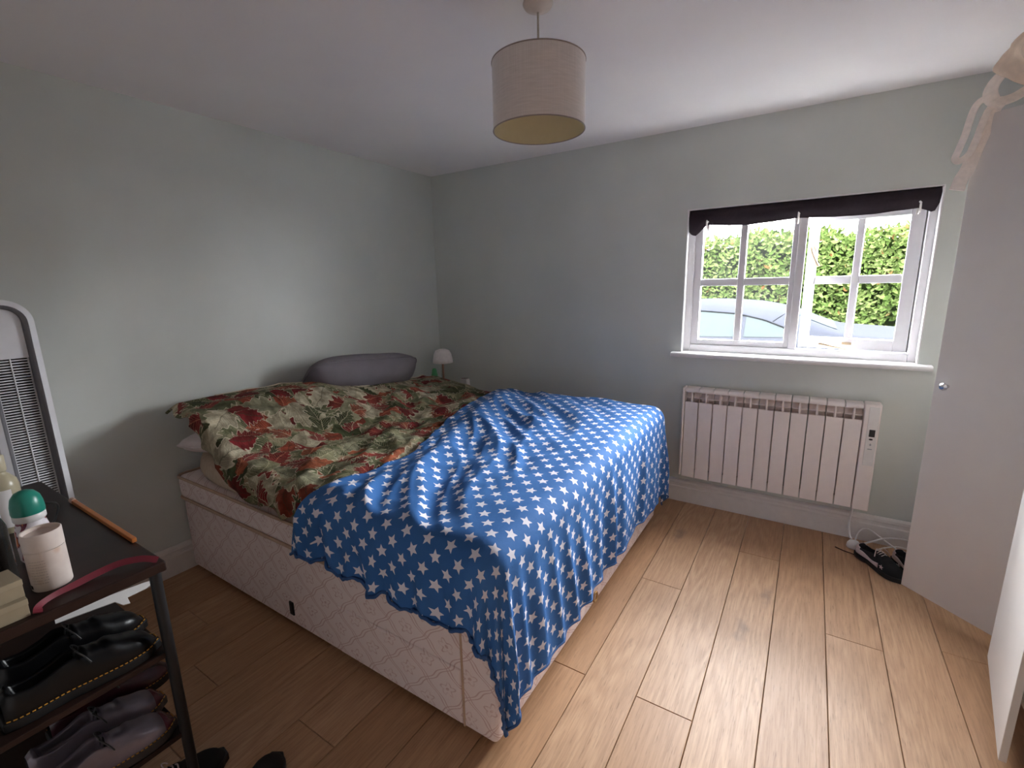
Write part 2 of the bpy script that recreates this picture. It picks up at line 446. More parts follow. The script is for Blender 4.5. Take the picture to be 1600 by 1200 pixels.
def plank(xa, xb, ya, yb):
    g, ch = .0011, .0016
    xa, xb, ya, yb = max(xa, .001) + g, min(xb, RX - .001) - g, ya + .0007, yb - .0007
    if xb - xa < .02: return
    m = MB()
    for (i, z) in ((0, -.016), (0, -ch), (ch, 0)):
        m.v += [(xa + i, ya + i, z), (xb - i, ya + i, z), (xb - i, yb - i, z), (xa + i, yb - i, z)]
    for k in (0, 4):
        for i in range(4): j = (i + 1) % 4; m.f.append((k + i, k + j, k + 4 + j, k + 4 + i))
    m.f += [(8, 9, 10, 11), (3, 2, 1, 0)]
    m.build('plank', M_oak, floor)
rp = random.Random(3)
for k in range(-1, 22):
    xa = x0 + k * PWD
    if xa > RX or xa + PWD < 0: continue
    js = joints.get(k) or [-rp.uniform(.5, 1.5), -rp.uniform(2.3, 3.2)]
    ys = [0.0] + js + [RY]
    for a, c in zip(ys, ys[1:]): plank(xa, xa + PWD, c, a)

def skirting(name, p0, p1, nrm):
    """moulded skirting board from p0 to p1, profile grows along nrm"""
    prof = [(0, 0), (.018, 0), (.018, .105), (.013, .112), (.013, .128), (.017, .134), (.015, .150), (.006, .160), (0, .160)]
    m = MB(); p0 = Vector(p0); p1 = Vector(p1); nrm = Vector(nrm); n = len(prof)
    for p in (p0, p1):
        for (d, z) in prof: q = p + nrm * d; m.v.append((q.x, q.y, z))
    for i in range(n): j = (i + 1) % n; m.f.append((i, j, n + j, n + i))
    m.f += [tuple(range(n)), tuple(range(n, 2 * n))[::-1]]
    return struct(m.build(name, M_trim))
skirting('baseboard_window', (0, 0, 0), (RX, 0, 0), (0, -1, 0))
skirting('baseboard_left', (0, -.018, 0), (0, RY, 0), (1, 0, 0))
skirting('baseboard_back', (.018, RY, 0), (RX, RY, 0), (0, 1, 0))

# ------------------------------------------------------------------ window
win = bpy.data.objects.new('window_1', None); C.objects.link(win); win.location = (2.69, .1, OZ0); struct(win)
FY0, FY1 = .055, .125
m = MB()
m.box(OX0, OX0 + .045, FY0, FY1, 1.03, OZ1); m.box(OX1 - .040, OX1, FY0, FY1, 1.03, OZ1)
m.box(OX0 + .045, OX1 - .04, FY0, FY1, 1.03, 1.088); m.box(OX0 + .045, OX1 - .04, FY0, FY1, OZ1 - .05, OZ1)
m.build('window_frame', M_upvc, win, bevel=.004)
MB().box(2.690, 2.732, FY0 + .004, FY1, 1.088, OZ1 - .05).build('mullion', M_upvc, win, bevel=.004)
GZ0, GZ1, BZ0, BZ1 = 1.122, 1.84, 1.464, 1.508
fs = MB()
a0, a1 = OX0 + .045, 2.690
fs.box(a0, 2.174, .068, .115, 1.088, OZ1 - .05); fs.box(2.664, a1, .068, .115, 1.088, OZ1 - .05)
fs.box(2.174, 2.664, .068, .115, 1.088, GZ0); fs.box(2.174, 2.664, .068, .115, GZ1, OZ1 - .05)
fso = fs.build('fixed_sash', M_upvc, win, bevel=.003)
MB().box(2.387, 2.425, .072, .112, GZ0, GZ1).build('glazing_bar', M_upvc, fso, bevel=.004)
g2 = MB(); g2.box(2.174, 2.387, .074, .110, BZ0, BZ1); g2.box(2.425, 2.664, .074, .110, BZ0, BZ1); g2.build('glazing_bar', M_upvc, fso, bevel=.004)
for (xa, xb) in ((2.174, 2.387), (2.425, 2.664)):
    for (za, zb) in ((GZ0, BZ0), (BZ1, GZ1)):
        MB().box(xa, xb, .092, .096, za, zb).build('pane', M_hazy, fso)
# opening casement, hinged on the right, pushed a little way out
HX, HY = 3.248, .100
cs = bpy.data.objects.new('casement_sash', None)
m = MB(); w = HX - 2.738
def L(x): return x - HX            # local x, hinge at 0
m.box(-w, -w + .046, -.02, .025, 1.092, 1.872); m.box(-.06, 0, -.02, .025, 1.092, 1.872)
m.box(-w + .046, -.06, -.02, .025, 1.092, 1.154); m.box(-w + .046, -.06, -.02, .025, 1.812, 1.872)
me_z = OZ0
for i, vv in enumerate(m.v): m.v[i] = (vv[0], vv[1], vv[2] - OZ0)
cso = m.build('casement_sash', M_upvc, win, bevel=.004, world=False)
cso.location = (HX - 2.69, HY - .1, 0); cso.rotation_euler = (0, 0, math.radians(-9.0))
def loc_build(mb, name, mat, **kw):
    for i, vv in enumerate(mb.v): mb.v[i] = (vv[0], vv[1], vv[2] - OZ0)
    return mb.build(name, mat, cso, world=False, **kw)
bpy.data.objects.remove(cs)
gl, gr_, mid0, mid1 = -w + .046, -.06, -.285, -.250
loc_build(MB().box(mid0, mid1, -.012, .020, 1.154, 1.812), 'glazing_bar', M_upvc, bevel=.004)
g2 = MB(); g2.box(gl, mid0, -.010, .018, BZ0, BZ1); g2.box(mid1, gr_, -.010, .018, BZ0, BZ1); loc_build(g2, 'glazing_bar', M_upvc, bevel=.004)
for (xa, xb) in ((gl, mid0), (mid1, gr_)):
    for (za, zb) in ((1.154, BZ0), (BZ1, 1.812)):
        loc_build(MB().box(xa, xb, .004, .008, za, zb), 'pane', M_glass)
h = MB(); h.box(-w + .012, -w + .036, -.030, -.02, 1.60, 1.68); h.cyl((-w + .024, -.02, 1.655), (-w + .024, -.048, 1.655), .010)
h.tube([(-w + .020, -.046, 1.668), (-w + .030, -.052, 1.64), (-w + .048, -.055, 1.60), (-w + .066, -.054, 1.565)], [.011, .009, .008, .009], 8)
loc_build(h, 'handle', M_handle, smooth=True, auto=40)
h = MB(); h.box(-.29, -.245, -.024, -.02, 1.118, 1.132); h.cyl((-.28, -.02, 1.125), (-.28, -.032, 1.125), .005); h.cyl((-.255, -.02, 1.125), (-.255, -.032, 1.125), .005)
loc_build(h, 'stay_plate', M_handle)
h = MB(); h.tube([(2.845, .055, 1.128), (2.88, .058, 1.120), (2.93, .062, 1.108), (2.985, .066, 1.098)], [.010, .008, .006, .005], 8)
h.build('window_stay', M_handle, win, smooth=True)
# inner board
sb = MB(); prof = []
for i in range(9):
    t = -PI / 2 + PI * i / 8; prof.append((-.045 - .015 * math.cos(t), 1.015 + .015 + .015 * math.sin(t)))
poly = [(FY0 + .02, 1.0), (-.0, 1.0)] ; 
poly = [(y, z) for (y, z) in prof] + [(-.001, 1.045), (-.001, 1.015)]
sb.prism([(y, z) for (y, z) in poly], 2.035, 3.345, 'x')
sb.box(OX0, OX1, -.001, FY0, 1.0301, 1.045)
sb.build('window_sill', M_white, win, bevel=.003)
# white painted reveal lining
rv = MB(); rv.box(OX0 + .0005, OX0 + .006, .0, FY0, 1.045, OZ1 - .0005); rv.box(OX1 - .006, OX1 - .0005, .0, FY0, 1.045, OZ1 - .0005)
rv.box(OX0 + .006, OX1 - .006, .0, FY0, OZ1 - .006, OZ1 - .0005)
rv.build('reveal_lining', M_white, win)

# dark cloth pinned across the top of the window
cl = MB()
bot = [(2.096, 1.80), (2.105, 1.785), (2.131, 1.772), (2.16, 1.795), (2.196, 1.832), (2.30, 1.822), (2.43, 1.815), (2.56, 1.822), (2.682, 1.832), (2.85, 1.822), (3.02, 1.820), (3.20, 1.833), (3.235, 1.82), (3.262, 1.806), (3.272, 1.825), (3.280, 1.852)]
def blind(u, v):
    x = 2.094 + u * (3.280 - 2.094); zb = lerp(x, bot); zt = 1.927
    z = zt + (zb - zt) * v
    y = .022 - .018 * math.sin(PI * min(1, v * 1.1)) - .006 * math.sin(x * 23) * v - .004 * math.sin(x * 61 + 1) * v
    return (x, y, z)
cl.grid(blind, 90, 10)
tag(cl.build('blackout_cloth', M_blind, smooth=True, solid=.004), 'dark plum cloth pinned across the top of the window', 'curtain')
for i, (x, z, nm) in enumerate(((2.205, 1.833, 'white plastic hook holding the left end of the dark cloth'), (2.684, 1.835, 'white plastic hook at the middle of the dark cloth'), (3.203, 1.838, 'white plastic hook holding the right end of the dark cloth'))):
    hk = MB(); pth = [(x, .030, z + .018), (x, -.008, z + .022), (x, -.016, z + .010), (x, -.016, z - .02), (x, -.008, z - .032), (x, .010, z - .030)]
    hk.tube(catmull(pth, 4), .004, flat=(.012, .004), up=(0, 0, 1) if False else None)
    hk.box(x - .008, x + .008, .028, .034, z - .034, z + .03)
    tag(hk.build('cloth_hook', M_plastic, smooth=False), nm, 'hook', 'hooks on the window cloth')

# ------------------------------------------------------------------ outdoors
def ground_mat():
    n = NT('driveway_gravel'); co = n.coord(); f = n.noise(co, 60, 4)
    n.set(n.ramp(f, [(.3, (.012, .011, .009)), (.7, (.022, .020, .017))]), .9, spec=0.0); n.bump(f, .5, .01); return n.m
struct(MB().box(-15, 20, .22, 25, -.4, -.15).build('ground', ground_mat()))
hd = thing('laurel_hedge', 'tall bright green laurel hedge growing beyond the parked car', 'hedge', (2.5, 5.4, -.15))
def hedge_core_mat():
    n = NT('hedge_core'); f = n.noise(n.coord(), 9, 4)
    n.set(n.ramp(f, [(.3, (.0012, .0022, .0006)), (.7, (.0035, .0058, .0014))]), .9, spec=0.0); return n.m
def htop(x): return 2.06 + .10 * N3(x * 1.7, 3.1) + .07 * N3(x * 4.3, 8.2)
hc = MB()
def hcore(u, v):
    x = -4.5 + 13.5 * u; T = htop(x) - .06
    a = v * 3
    if a < 1: y, z = 5.05, -.15 + (T + .15) * a
    elif a < 2: y, z = 5.05 + .9 * (a - 1), T
    else: y, z = 5.95, T - (T + .15) * (a - 2)
    k = .09; return (x + k * N3(x * 5, z * 5, y), y + k * N3(x * 5, z * 5, y + 9), z + (.06 * N3(x * 6, y * 6) if a > .8 else 0))
hc.grid(hcore, 160, 46)
hc.build('hedge_core', hedge_core_mat(), hd, smooth=True)
def leaf_mat():
    n = NT('laurel_leaf'); g = n.node('ShaderNodeNewGeometry').outputs['Random Per Island']
    c = n.ramp(g, [(0, (.0105, .0178, .0042)), (.35, (.018, .027, .0072)), (.7, (.028, .037, .0115)), (.965, (.036, .044, .017)), (1, (.034, .016, .006))])
    n.set(c, .6, spec=0.0); return n.m
hl = MB(); rl = random.Random(11)
for i in range(20000):
    x = rl.uniform(-1.5, 6.3); T = htop(x)
    if rl.random() < .80: z = rl.uniform(.35, T + .02); y = 5.02 - .05 - rl.random() * .10 + .09 * N3(x * 5, z * 5, 14.0)
    else: z = T + rl.uniform(-.05, .10) * (1 + .8 * N3(x * 3, 1.0)); y = rl.uniform(4.9, 5.6)
    l = rl.uniform(.055, .115); wd = l * rl.uniform(.36, .46)
    d = Vector((rl.uniform(-1, 1), rl.uniform(-.9, .1), rl.uniform(-.35, 1))).normalized()
    sd = d.cross(Vector((rl.uniform(-.4, .4), -1, rl.uniform(-.2, .9)))).normalized(); nn = d.cross(sd)
    p = Vector((x, y, z)); bi = len(hl.v)
    for (t, ww, e) in ((0, 0, 0), (.3, .8, .05), (.62, 1, .03), (1, 0, -.12)):
        c = p + d * (l * t) + nn * (l * e)
        if ww == 0: hl.v.append(tuple(c))
        else: hl.v += [tuple(c - sd * wd * ww * .5 + nn * .006), tuple(c + sd * wd * ww * .5 + nn * .006)]
    hl.f += [(bi, bi + 1, bi + 2), (bi + 1, bi + 3, bi + 4, bi + 2), (bi + 3, bi + 5, bi + 4)]
lo = hl.build('hedge_leaves', leaf_mat(), hd); lo['kind'] = 'stuff'

# parked saloon car alongside the house
CARZ = -.15
car = thing('parked_car', 'silver blue saloon car parked outside the window', 'car', (1.75, 2.85, CARZ))
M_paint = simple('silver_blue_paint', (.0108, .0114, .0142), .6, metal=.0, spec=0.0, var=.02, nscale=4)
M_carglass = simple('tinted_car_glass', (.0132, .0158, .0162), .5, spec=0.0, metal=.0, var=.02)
M_rubber = simple('tyre_rubber', srgb(28, 28, 29), .8)
M_alloy = simple('alloy_wheel', srgb(170, 172, 176), .3, metal=.9)
M_trimblk = simple('black_rubber_trim', (.0015, .0017, .002), .6, spec=0.0)
CY0, CY1 = 2.0, 3.70; CYM = (CY0 + CY1) / 2; HWB = (CY1 - CY0) / 2
roofz = [(-.75, .86), (-.1, .90), (.30, 1.05), (.8, 1.21), (1.3, 1.285), (1.9, 1.295), (2.3, 1.27), (2.6, 1.205), (2.85, 1.09), (3.06, 1.00), (3.3, .985), (3.75, .965)]
beltz = [(-.75, .80), (.0, .86), (1.0, .90), (2.0, .915), (3.0, .945), (3.75, .90)]
bodyhw = [(-.9, .60), (-.75, .70), (-.4, .80), (.3, .84), (2.6, .85), (3.3, .81), (3.65, .72), (3.8, .62)]
def car_sec(x):
    """half section points (dy from centre, z) bottom to roof centre"""
    hw = smoothlerp(x, bodyhw, .1); bz = smoothlerp(x, beltz, .1); rz = max(smoothlerp(x, roofz, .08), bz + .012)
    if x < -.75: bz = .80 - (-.75 - x) * 1.2; rz = bz + .03
    if x > 3.72: bz = .90 - (x - 3.72) * 1.5; rz = bz + .05
    gh = rz - bz; ins = min(.27, gh * .68)
    P = [(hw * .80, .08), (hw * .96, .14), (hw, .35), (hw * .995, .55), (hw * .985, bz - .12), (hw * .955, bz - .02), (hw * .93, bz)]
    for t in (.25, .5, .75): P.append((hw * .93 - ins * t * .85, bz + gh * .86 * t))
    e0 = hw * .93 - ins * .72
    P += [(e0 - .04, bz + gh * .83), (e0 - .10, bz + gh * .91), (e0 * .68, bz + gh * .965), (e0 * .34, bz + gh * .99), (0, rz)]
    return P
cb = MB(); xs = [-.9, -.86, -.8, -.72] + [-.6 + .1 * i for i in range(42)] + [3.62, 3.7, 3.76, 3.8]
ring = []
for x in xs:
    P = car_sec(x); full = [(CYM - d, z) for d, z in P] + [(CYM + d, z) for d, z in P[-2::-1]]
    ring.append([(x, y, z) for y, z in full])
nr = len(ring[0])
for rg in ring: cb.v += rg
for k in range(len(xs) - 1):
    for i in range(nr - 1): cb.f.append((k * nr + i, k * nr + i + 1, (k + 1) * nr + i + 1, (k + 1) * nr + i))
    cb.f.append((k * nr + nr - 1, k * nr, (k + 1) * nr, (k + 1) * nr + nr - 1))
cb.f += [tuple(range(nr)), tuple(range((len(xs) - 1) * nr, len(xs) * nr))]
cb.build('car_body', M_paint, car, smooth=True, auto=50)
def side_pt(x, z, s, off=.006):
    P = car_sec(x)
    Q = P[5:12]
    d = lerp(z, [(q[1], q[0]) for q in Q]); return (x, CYM + s * (d + off), z)
wtop = [(.42, .93), (.7, 1.06), (1.0, 1.135), (1.4, 1.175), (1.8, 1.178), (2.15, 1.155), (2.4, 1.10), (2.6, 1.025), (2.72, .965)]
for s in (-1, 1):
    for nm, xa, xb in (('front_side_window', .46, 1.42), ('rear_side_window', 1.47, 2.20), ('quarter_window', 2.235, 2.69)):
        g = MB(); g.grid(lambda u, v: side_pt(xa + (xb - xa) * u, (lambda x, z0: z0 + max(.004, lerp(x, wtop) - z0) * v)(xa + (xb - xa) * u, smoothlerp(xa + (xb - xa) * u, beltz, .1) + .015), s), 14, 6)
        g.build(nm, M_carglass, car, smooth=True)
    tr = MB(); tr.tube([side_pt(x, lerp(x, wtop) + .004, s, .010) for x in [.45 + i * .0505 for i in range(45)]], .007, 6)
    tr.build('window_trim', M_trimblk, car, smooth=True)
    sm = MB(); sm.tube([side_pt(x, z, s, .003) for x, z in ((2.48, 1.09), (2.53, 1.13), (2.58, 1.165))], .004, 6); sm.build('door_seam', M_trimblk, car)
    for wx in (-.05, 2.75):
        y = CYM + s * .76
        t = MB(); 
        for a, r in ((-.09, .20), (.09, .20)): pass
        prof = [(.20, -.09), (.27, -.09), (.305, -.07), (.315, 0), (.305, .07), (.27, .09), (.20, .09)]
        t.lathe(prof, (0, 0, 0), 28, cap=False); t.v = [(wx + v[0], y + v[2], CARZ + .315 + v[1]) for v in t.v]
        to = t.build('tyre', M_rubber, car, smooth=True)
        q = MB(); q.cyl((wx, y - .07, CARZ + .315), (wx, y + .07, CARZ + .315), .20, n=24); q.build('wheel_rim', M_alloy, to)
for nm, xa, xb in (('windscreen', .12, .78), ('rear_window', 2.62, 3.02)):
    def wsf(u, v, xa=xa, xb=xb):
        x = xa + (xb - xa) * v; P = car_sec(x); hw = P[11][0] * .93; d = (u * 2 - 1) * hw
        z = lerp(abs(d), [(q[0], q[1]) for q in P[::-1]][:5]); return (x, CYM + d, z + .006)
    g = MB(); g.grid(wsf, 16, 8); g.build(nm, M_carglass, car, smooth=True)

# ------------------------------------------------------------------ bed
BX0, BX1, BY0, BY1 = .055, 2.062, -2.176, -.376
bed = thing('divan_base', 'pale pink patterned divan bed base standing on the oak floor', 'bed', (1.05, -1.27, 0))
MB().box(BX0, BX1, BY0, BY1, .03, .425).build('base_box', M_damask, bed, bevel=.022, seg=4)
MB().box(1.30, 1.925, BY0 - .007, BY0 + .01, .05, .262).build('drawer_front', M_damask, bed, bevel=.006, seg=3)
sp = MB(); sp.tube([(1.932, BY0 - .002, .045), (1.932, BY0 - .002, .41)], .004, 6); sp.build('seam', M_piping, bed)
hs = MB(); hs.box(.955, .985, BY0 - .006, BY0 + .004, .085, .150); hs.build('drawer_pull', M_black, bed, bevel=.004)
vt = MB(); vt.tube([(BX1 + .003, -1.364 + .022 * math.cos(t * PI / 8), .07 + .022 * math.sin(t * PI / 8)) for t in range(16)], .005, 6, closed=True); vt.build('vent_ring', M_brass, bed, smooth=True)
for (x, y) in ((.2, -2.05), (.2, -.5), (1.92, -2.05), (1.92, -.5), (1.05, -2.05), (1.05, -.5)):
    cst = MB(); cst.cyl((x, y, .0), (x, y, .045), .022, n=14); cst.build('castor', M_black, bed)

mat_ = thing('mattress', 'pink damask mattress lying on the divan base', 'mattress', (1.05, -1.27, .43))
MB().box(BX0 - .002, BX1 - .002, BY0 - .012, BY1 + .006, .432, .56).build('mattress_body', M_damask, mat_, bevel=.03, seg=4)
def loop_rect(z, g, r=.05):
    P = []
    for cx, cy, a0 in ((BX1 - r + g, BY1 - r + g, 0), (BX0 + r - g, BY1 - r + g, 90), (BX0 + r - g, BY0 + r - g, 180), (BX1 - r + g, BY0 + r - g, 270)):
        for k in range(7): a = math.radians(a0 + 15 * k); P.append((cx + r * math.cos(a), cy + r * math.sin(a), z))
    return P
for z in (.440, .553):
    t = MB(); t.tube(loop_rect(z, .012), .0075, 8, closed=True); t.build('piping', M_piping, mat_, smooth=True)
tp = MB()
def topper(u, v):
    a = 2 * PI * u; n_ = 7
    c, s_ = math.cos(a), math.sin(a)
    k = (abs(c) ** n_ + abs(s_) ** n_) ** (-1 / n_)
    prof = [(.0, .562), (.90, .562), (.995, .580), (1.004, .62), (.995, .665), (.955, .688), (.8, .690), (0, .690)]
    i = v * 7; i0 = min(6, int(i)); f = i - i0
    R = prof[i0][0] * (1 - f) + prof[i0 + 1][0] * f; z = prof[i0][1] * (1 - f) + prof[i0 + 1][1] * f
    return ((BX0 + BX1) / 2 + (BX1 - BX0) / 2 * c * k * R, (BY0 + BY1) / 2 + (BY1 - BY0) / 2 * s_ * k * R, z + .004 * N3(c * 9, s_ * 9, v))
tp.grid(topper, 96, 15, wrapu=True)
tag(tp.build('mattress_topper', M_topper, smooth=True), 'beige mattress topper between the mattress and the leaf print duvet', 'mattress topper')

def pillow(name, mat, label, c, size, rot, group=None):
    L_, Wd, T = size
    o = thing(name, label, 'pillow', c, 0, group); o.rotation_euler = rot
    m = MB()
    def top(sgn):
        def f(u, v):
            a, b_ = u * 2 - 1, v * 2 - 1
            pin = 1 - .07 * (a * a) * (1 - b_ * b_) - 0.0; pin2 = 1 - .07 * (b_ * b_) * (1 - a * a)
            h = T / 2 * (max(0, 1 - abs(a) ** 3.2) ** .55) * (max(0, 1 - abs(b_) ** 3.2) ** .55)
            h *= 1 + .12 * N3(a * 2.3 + c[1], b_ * 2.3, sgn)
            kc = 1 - .11 * (a * b_) ** 4; return (a * L_ / 2 * pin2 * kc, b_ * Wd / 2 * pin * kc, sgn * h)
        return f
    m.grid(top(1), 30, 24); m.grid(top(-1), 30, 24)
    bmx = m.build('pillow_cover', mat, o, smooth=True, world=False)
    bm = bmesh.new(); bm.from_mesh(bmx.data); bmesh.ops.remove_doubles(bm, verts=bm.verts, dist=.0005); bmesh.ops.recalc_face_normals(bm, faces=bm.faces); bm.to_mesh(bmx.data); bm.free()
    E_ = MB(); pts = []
    for k in range(60):
        t = k / 60 * 4; s_ = int(t); f = t - s_; q = f * 2 - 1
        a, b_ = [(q, -1), (1, q), (-q, 1), (-1, -q)][s_]
        kc = 1 - .11 * (a * b_) ** 4; pts.append((a * L_ / 2 * (1 - .07 * b_ * b_ * (1 - a * a)) * kc, b_ * Wd / 2 * (1 - .07 * a * a * (1 - b_ * b_)) * kc, 0))
    E_.tube(pts, .004, 6, closed=True); E_.build('seam_piping', mat, o, smooth=True, world=False)
    return o
pillow('pillow', M_greypillow, 'grey pillow leaning upright against the wall at the bed head', (.20, -1.06, .886), (.40, .86, .25), (math.radians(-6.5), math.radians(-47), 0))
pillow('pillow', M_whitepillow, 'pale pillow poking out from under the leaf print duvet', (.34, -1.86, .770), (.44, .72, .135), (0, math.radians(-8), 0))

# surface heights of the leaf print duvet
def T_leaf(x, y):
    head = 1 - ss(.30, .85, x)
    hy = lerp(y, [(-2.3, .205), (-1.75, .225), (-1.45, .20), (-1.2, .135), (-.9, .10), (-.45, .06)])
    z = .735 + head * hy
    z += .025 * ss(.7, 1.1, x) * math.exp(-((y + .9) / .5) ** 2)
    z -= .03 * (1 - ss(.02, .16, x)) * (y < -1.4)
    return z
def prof_edge(d, r):
    if d <= 0: return d, 0.0
    if d < PI * r / 2: return r * math.sin(d / r), r * (1 - math.cos(d / r))
    return r, r + (d - PI * r / 2)
def ridge(x): return 1 - abs(x) * 2
hem_l = [(.05, .05), (.35, .06), (.5, .10), (.62, .14), (.8, .145), (1.2, .155), (1.7, .16)]
head_edge = [(-2.6, .10), (-1.55, .10), (-1.44, .18), (-1.34, .30), (-1.15, .35), (-.98, .30), (-.80, .19), (-.6, .15), (-.2, .14)]
def leaf_surface(s, t):
    """s along the bed, t across (cloth coordinates = bed coordinates on the flat)"""
    r = .07; yn, yf = BY0 - .035, BY1 + .03
    dn = (yn + r) - t; df = t - (yf - r)
    x, y = s, t
    # gathered folds
    q = N3(s * 1.6, t * 1.6, 4.0)
    w1 = ridge(N3(s * 3.2 + t * 2.2 + q * 1.2, (t * 1.2 - s * 1.8) * .9, 1.3))
    w2 = ridge(N3(s * 6.5 - t * 3.0 + q, (t * 6.5 + s * 2.6) * .6, 7.7))
    amp = .5 + .5 * ss(.30, .7, s)
    near = ss(-1.3, -2.2, t)
    disp = .034 * (w1 - .6) * amp + .020 * (w2 - .6) * amp + .018 * near * ridge(N3(s * 9 + q * 2, t * 1.6, 3.3)) * ss(.4, .7, s)
    if dn > 0:
        o_, dz = prof_edge(dn, r); y = yn + r - o_ - .022 * ss(.02, .12, dn) * ridge(N3(s * 8, 2.0, 5.5)) - .005; z = T_leaf(s, yn + r) - dz
        z += disp * (1 - ss(0, .1, dn))
    elif df > 0:
        o_, dz = prof_edge(df, r); y = yf - r + o_; z = T_leaf(s, yf - r) - dz + disp * (1 - ss(0, .1, df))
    else: z = T_leaf(s, t) + disp
    return Vector((x, y, z))
bound = [(-2.62, 1.10), (-2.42, 1.13), (-2.2, 1.24), (-2.1, 1.29), (-1.9, 1.30), (-1.7, 1.30), (-1.3, 1.14), (-.9, 1.02), (-.68, .96), (-.45, .90), (-.05, .86)]
lf = MB()
def leaf_st(u, v):
    t0 = -2.30; t1 = -.26
    t = t0 + (t1 - t0) * v
    r = .07; yn = BY0 - .035
    sa = lerp(t, head_edge); se = smoothlerp(t, bound, .05) + .09; s = sa + (se - sa) * u
    if t < yn + r:
        k = (t - t0) / (yn + r - t0); L_ = smoothlerp(s, hem_l, .08) + .11 * PI * r / 2
        t = yn + r - (1 - k) * (L_ + .012 * math.sin(s * 31) + .015 * N3(s * 9, 3))
    return s, t
lf.grid(lambda u, v: leaf_surface(*leaf_st(u, v)), 110, 150, uvfn=lambda u, v: leaf_st(u, v))
lroot = thing('leaf_duvet', 'crumpled red and green leaf print duvet over the head half of the bed', 'duvet', (.8, -1.27, .72))
lf.build('duvet_cover', M_leaf, lroot, smooth=True, solid=.012)
hp = MB(); hp.tube([leaf_surface(*leaf_st(0, v / 120)) + Vector((-.004, 0, -.002)) for v in range(20, 117)], .008, 8); hp.build('hem', M_cream, lroot, smooth=True)

# star duvet
ST0, ST1, SS1 = -2.145 - .325, -.41 + .34, 2.025 + .60
def T_star(x, y, xb):
    e = ss(0, .16, x - xb)
    z = .742 - .02 * ss(1.3, 2.0, x)
    z += .075 * math.exp(-((x - xb - .12) / .30) ** 2) * (.35 + .65 * math.exp(-((y + .82) / .42) ** 2))
    z += .018 * math.exp(-((x - 1.6) / .35) ** 2 - ((y + 1.3) / .5) ** 2)
    z -= .02 * ss(-.75, -.4, y)
    lo_ = T_leaf(x, min(max(y, -2.15), -.42)) + .004
    return max(z, lo_ + .012) * e + (1 - e) * (lo_ + .010)
def star_surface(s, t):
    r = .085; xe = BX1 + .042; yn, yf = BY0 - .048, BY1 + .045
    xb = smoothlerp(t, bound, .05)
    ds = s - (xe - r); dn = (yn + r) - t; df = t - (yf - r)
    tc = min(max(t, yn + r), yf - r); sc = min(s, xe - r)
    z0 = T_star(sc, tc, xb)
    q = N3(s * 1.3 + 4, t * 1.3, 2.0)
    # folds pulled diagonally from the hump to the near foot corner
    ca, sa = math.cos(-.95), math.sin(-.95)
    al = s * ca + t * sa; ac = -s * sa + t * ca
    mid = ss(0.02, .22, s - xb) * (1 - ss(1.75, 2.02, s)) * (.35 + .65 * math.exp(-((s - 1.45) / .38) ** 2))
    f1 = ridge(N3(ac * 4.6 + q * 1.1, al * 1.1, 11.0)) - .55
    f2 = ridge(N3(ac * 9.5 + q * 1.6, al * 2.4, 23.0)) - .55
    f3 = ridge(N3(al * 8.0 + q, ac * 2.2, 31.0)) - .6
    disp = mid * (.030 * f1 + .016 * f2 + .008 * f3) + .004 * N3(s * 7, t * 7, 5.0)
    down = 0.0; x, y, z = s, t, z0
    foldf = ridge(N3(t * 7.5 + q, 1.7, 9.0)) - .5; foldn = ridge(N3(s * 6.5 + q, 4.7, 9.0)) - .5
    if ds > 0 and (dn > 0 or df > 0):
        dd = dn if dn > 0 else df; sg = -1 if dn > 0 else 1
        rho = math.hypot(ds, dd); th = math.atan2(dd, ds)
        o_, dz = prof_edge(rho, r)
        k = ss(.08, .5, rho)
        o_ += k * (.018 + .052 * max(0, math.sin(th * 6.0 + .4)) * math.sin(2 * th) + .014 * math.sin(th * 11.0) * math.sin(2 * th))
        cy_ = (yn + r) if dn > 0 else (yf - r)
        x = xe - r + o_ * math.cos(th); y = cy_ + sg * o_ * math.sin(th); z = z0 - dz; down = dz
        disp *= 0
    elif ds > 0:
        o_, dz = prof_edge(ds, r); k = ss(.05, .45, ds)
        x = xe - r + o_ + k * (.010 + .024 * foldf + .003 * math.sin(t * 47 + 3 * q)); z = z0 - dz; down = dz; disp *= (1 - ss(0, .08, ds))
    elif dn > 0:
        o_, dz = prof_edge(dn, r); k = ss(.05, .25, dn)
        y = yn + r - o_ - k * (.010 + .022 * foldn); z = z0 - dz; down = dz; disp *= (1 - ss(0, .08, dn))
        # ruffled lower hem
        k2 = ss(.16, .27, dn); y -= k2 * .010 * math.sin(s * 52); z += k2 * .014 * math.sin(s * 38 + 1)
    elif df > 0:
        o_, dz = prof_edge(df, r); y = yf - r + o_; z = z0 - dz; disp *= (1 - ss(0, .08, df))
    z += disp
    if s < xb + .13 and ds < 0:
        lp = leaf_surface(s, t)
        if dn <= .02: z = max(z, lp.z + .013)
        if dn > 0: y = min(y, lp.y - .014 * ss(0, .03, dn))
    return Vector((x, y, max(.025, z)))
def star_st(u, v):
    t = ST0 + (ST1 - ST0) * v; xb = smoothlerp(t, bound, .05)
    return xb + (SS1 - xb) * u, t
sd_ = MB(); sd_.grid(lambda u, v: star_surface(*star_st(u, v)), 190, 230, uvfn=lambda u, v: star_st(u, v))
sroot = thing('star_duvet', 'blue duvet with white stars draped over the foot of the bed', 'duvet', (1.7, -1.27, .72))
sd_.build('duvet_cover', M_star, sroot, smooth=True, solid=.007)
M_hem = simple('blue_hem', srgb(44, 82, 134), .8)
hm = MB(); hp_ = []
for k in range(200):
    s_, t_ = star_st(k / 199, 0); p_ = star_surface(s_, t_); hp_.append(p_ + Vector((.004 * math.sin(k * .9), -.003 + .004 * math.sin(k * .55), .003 * math.sin(k * 1.3))))
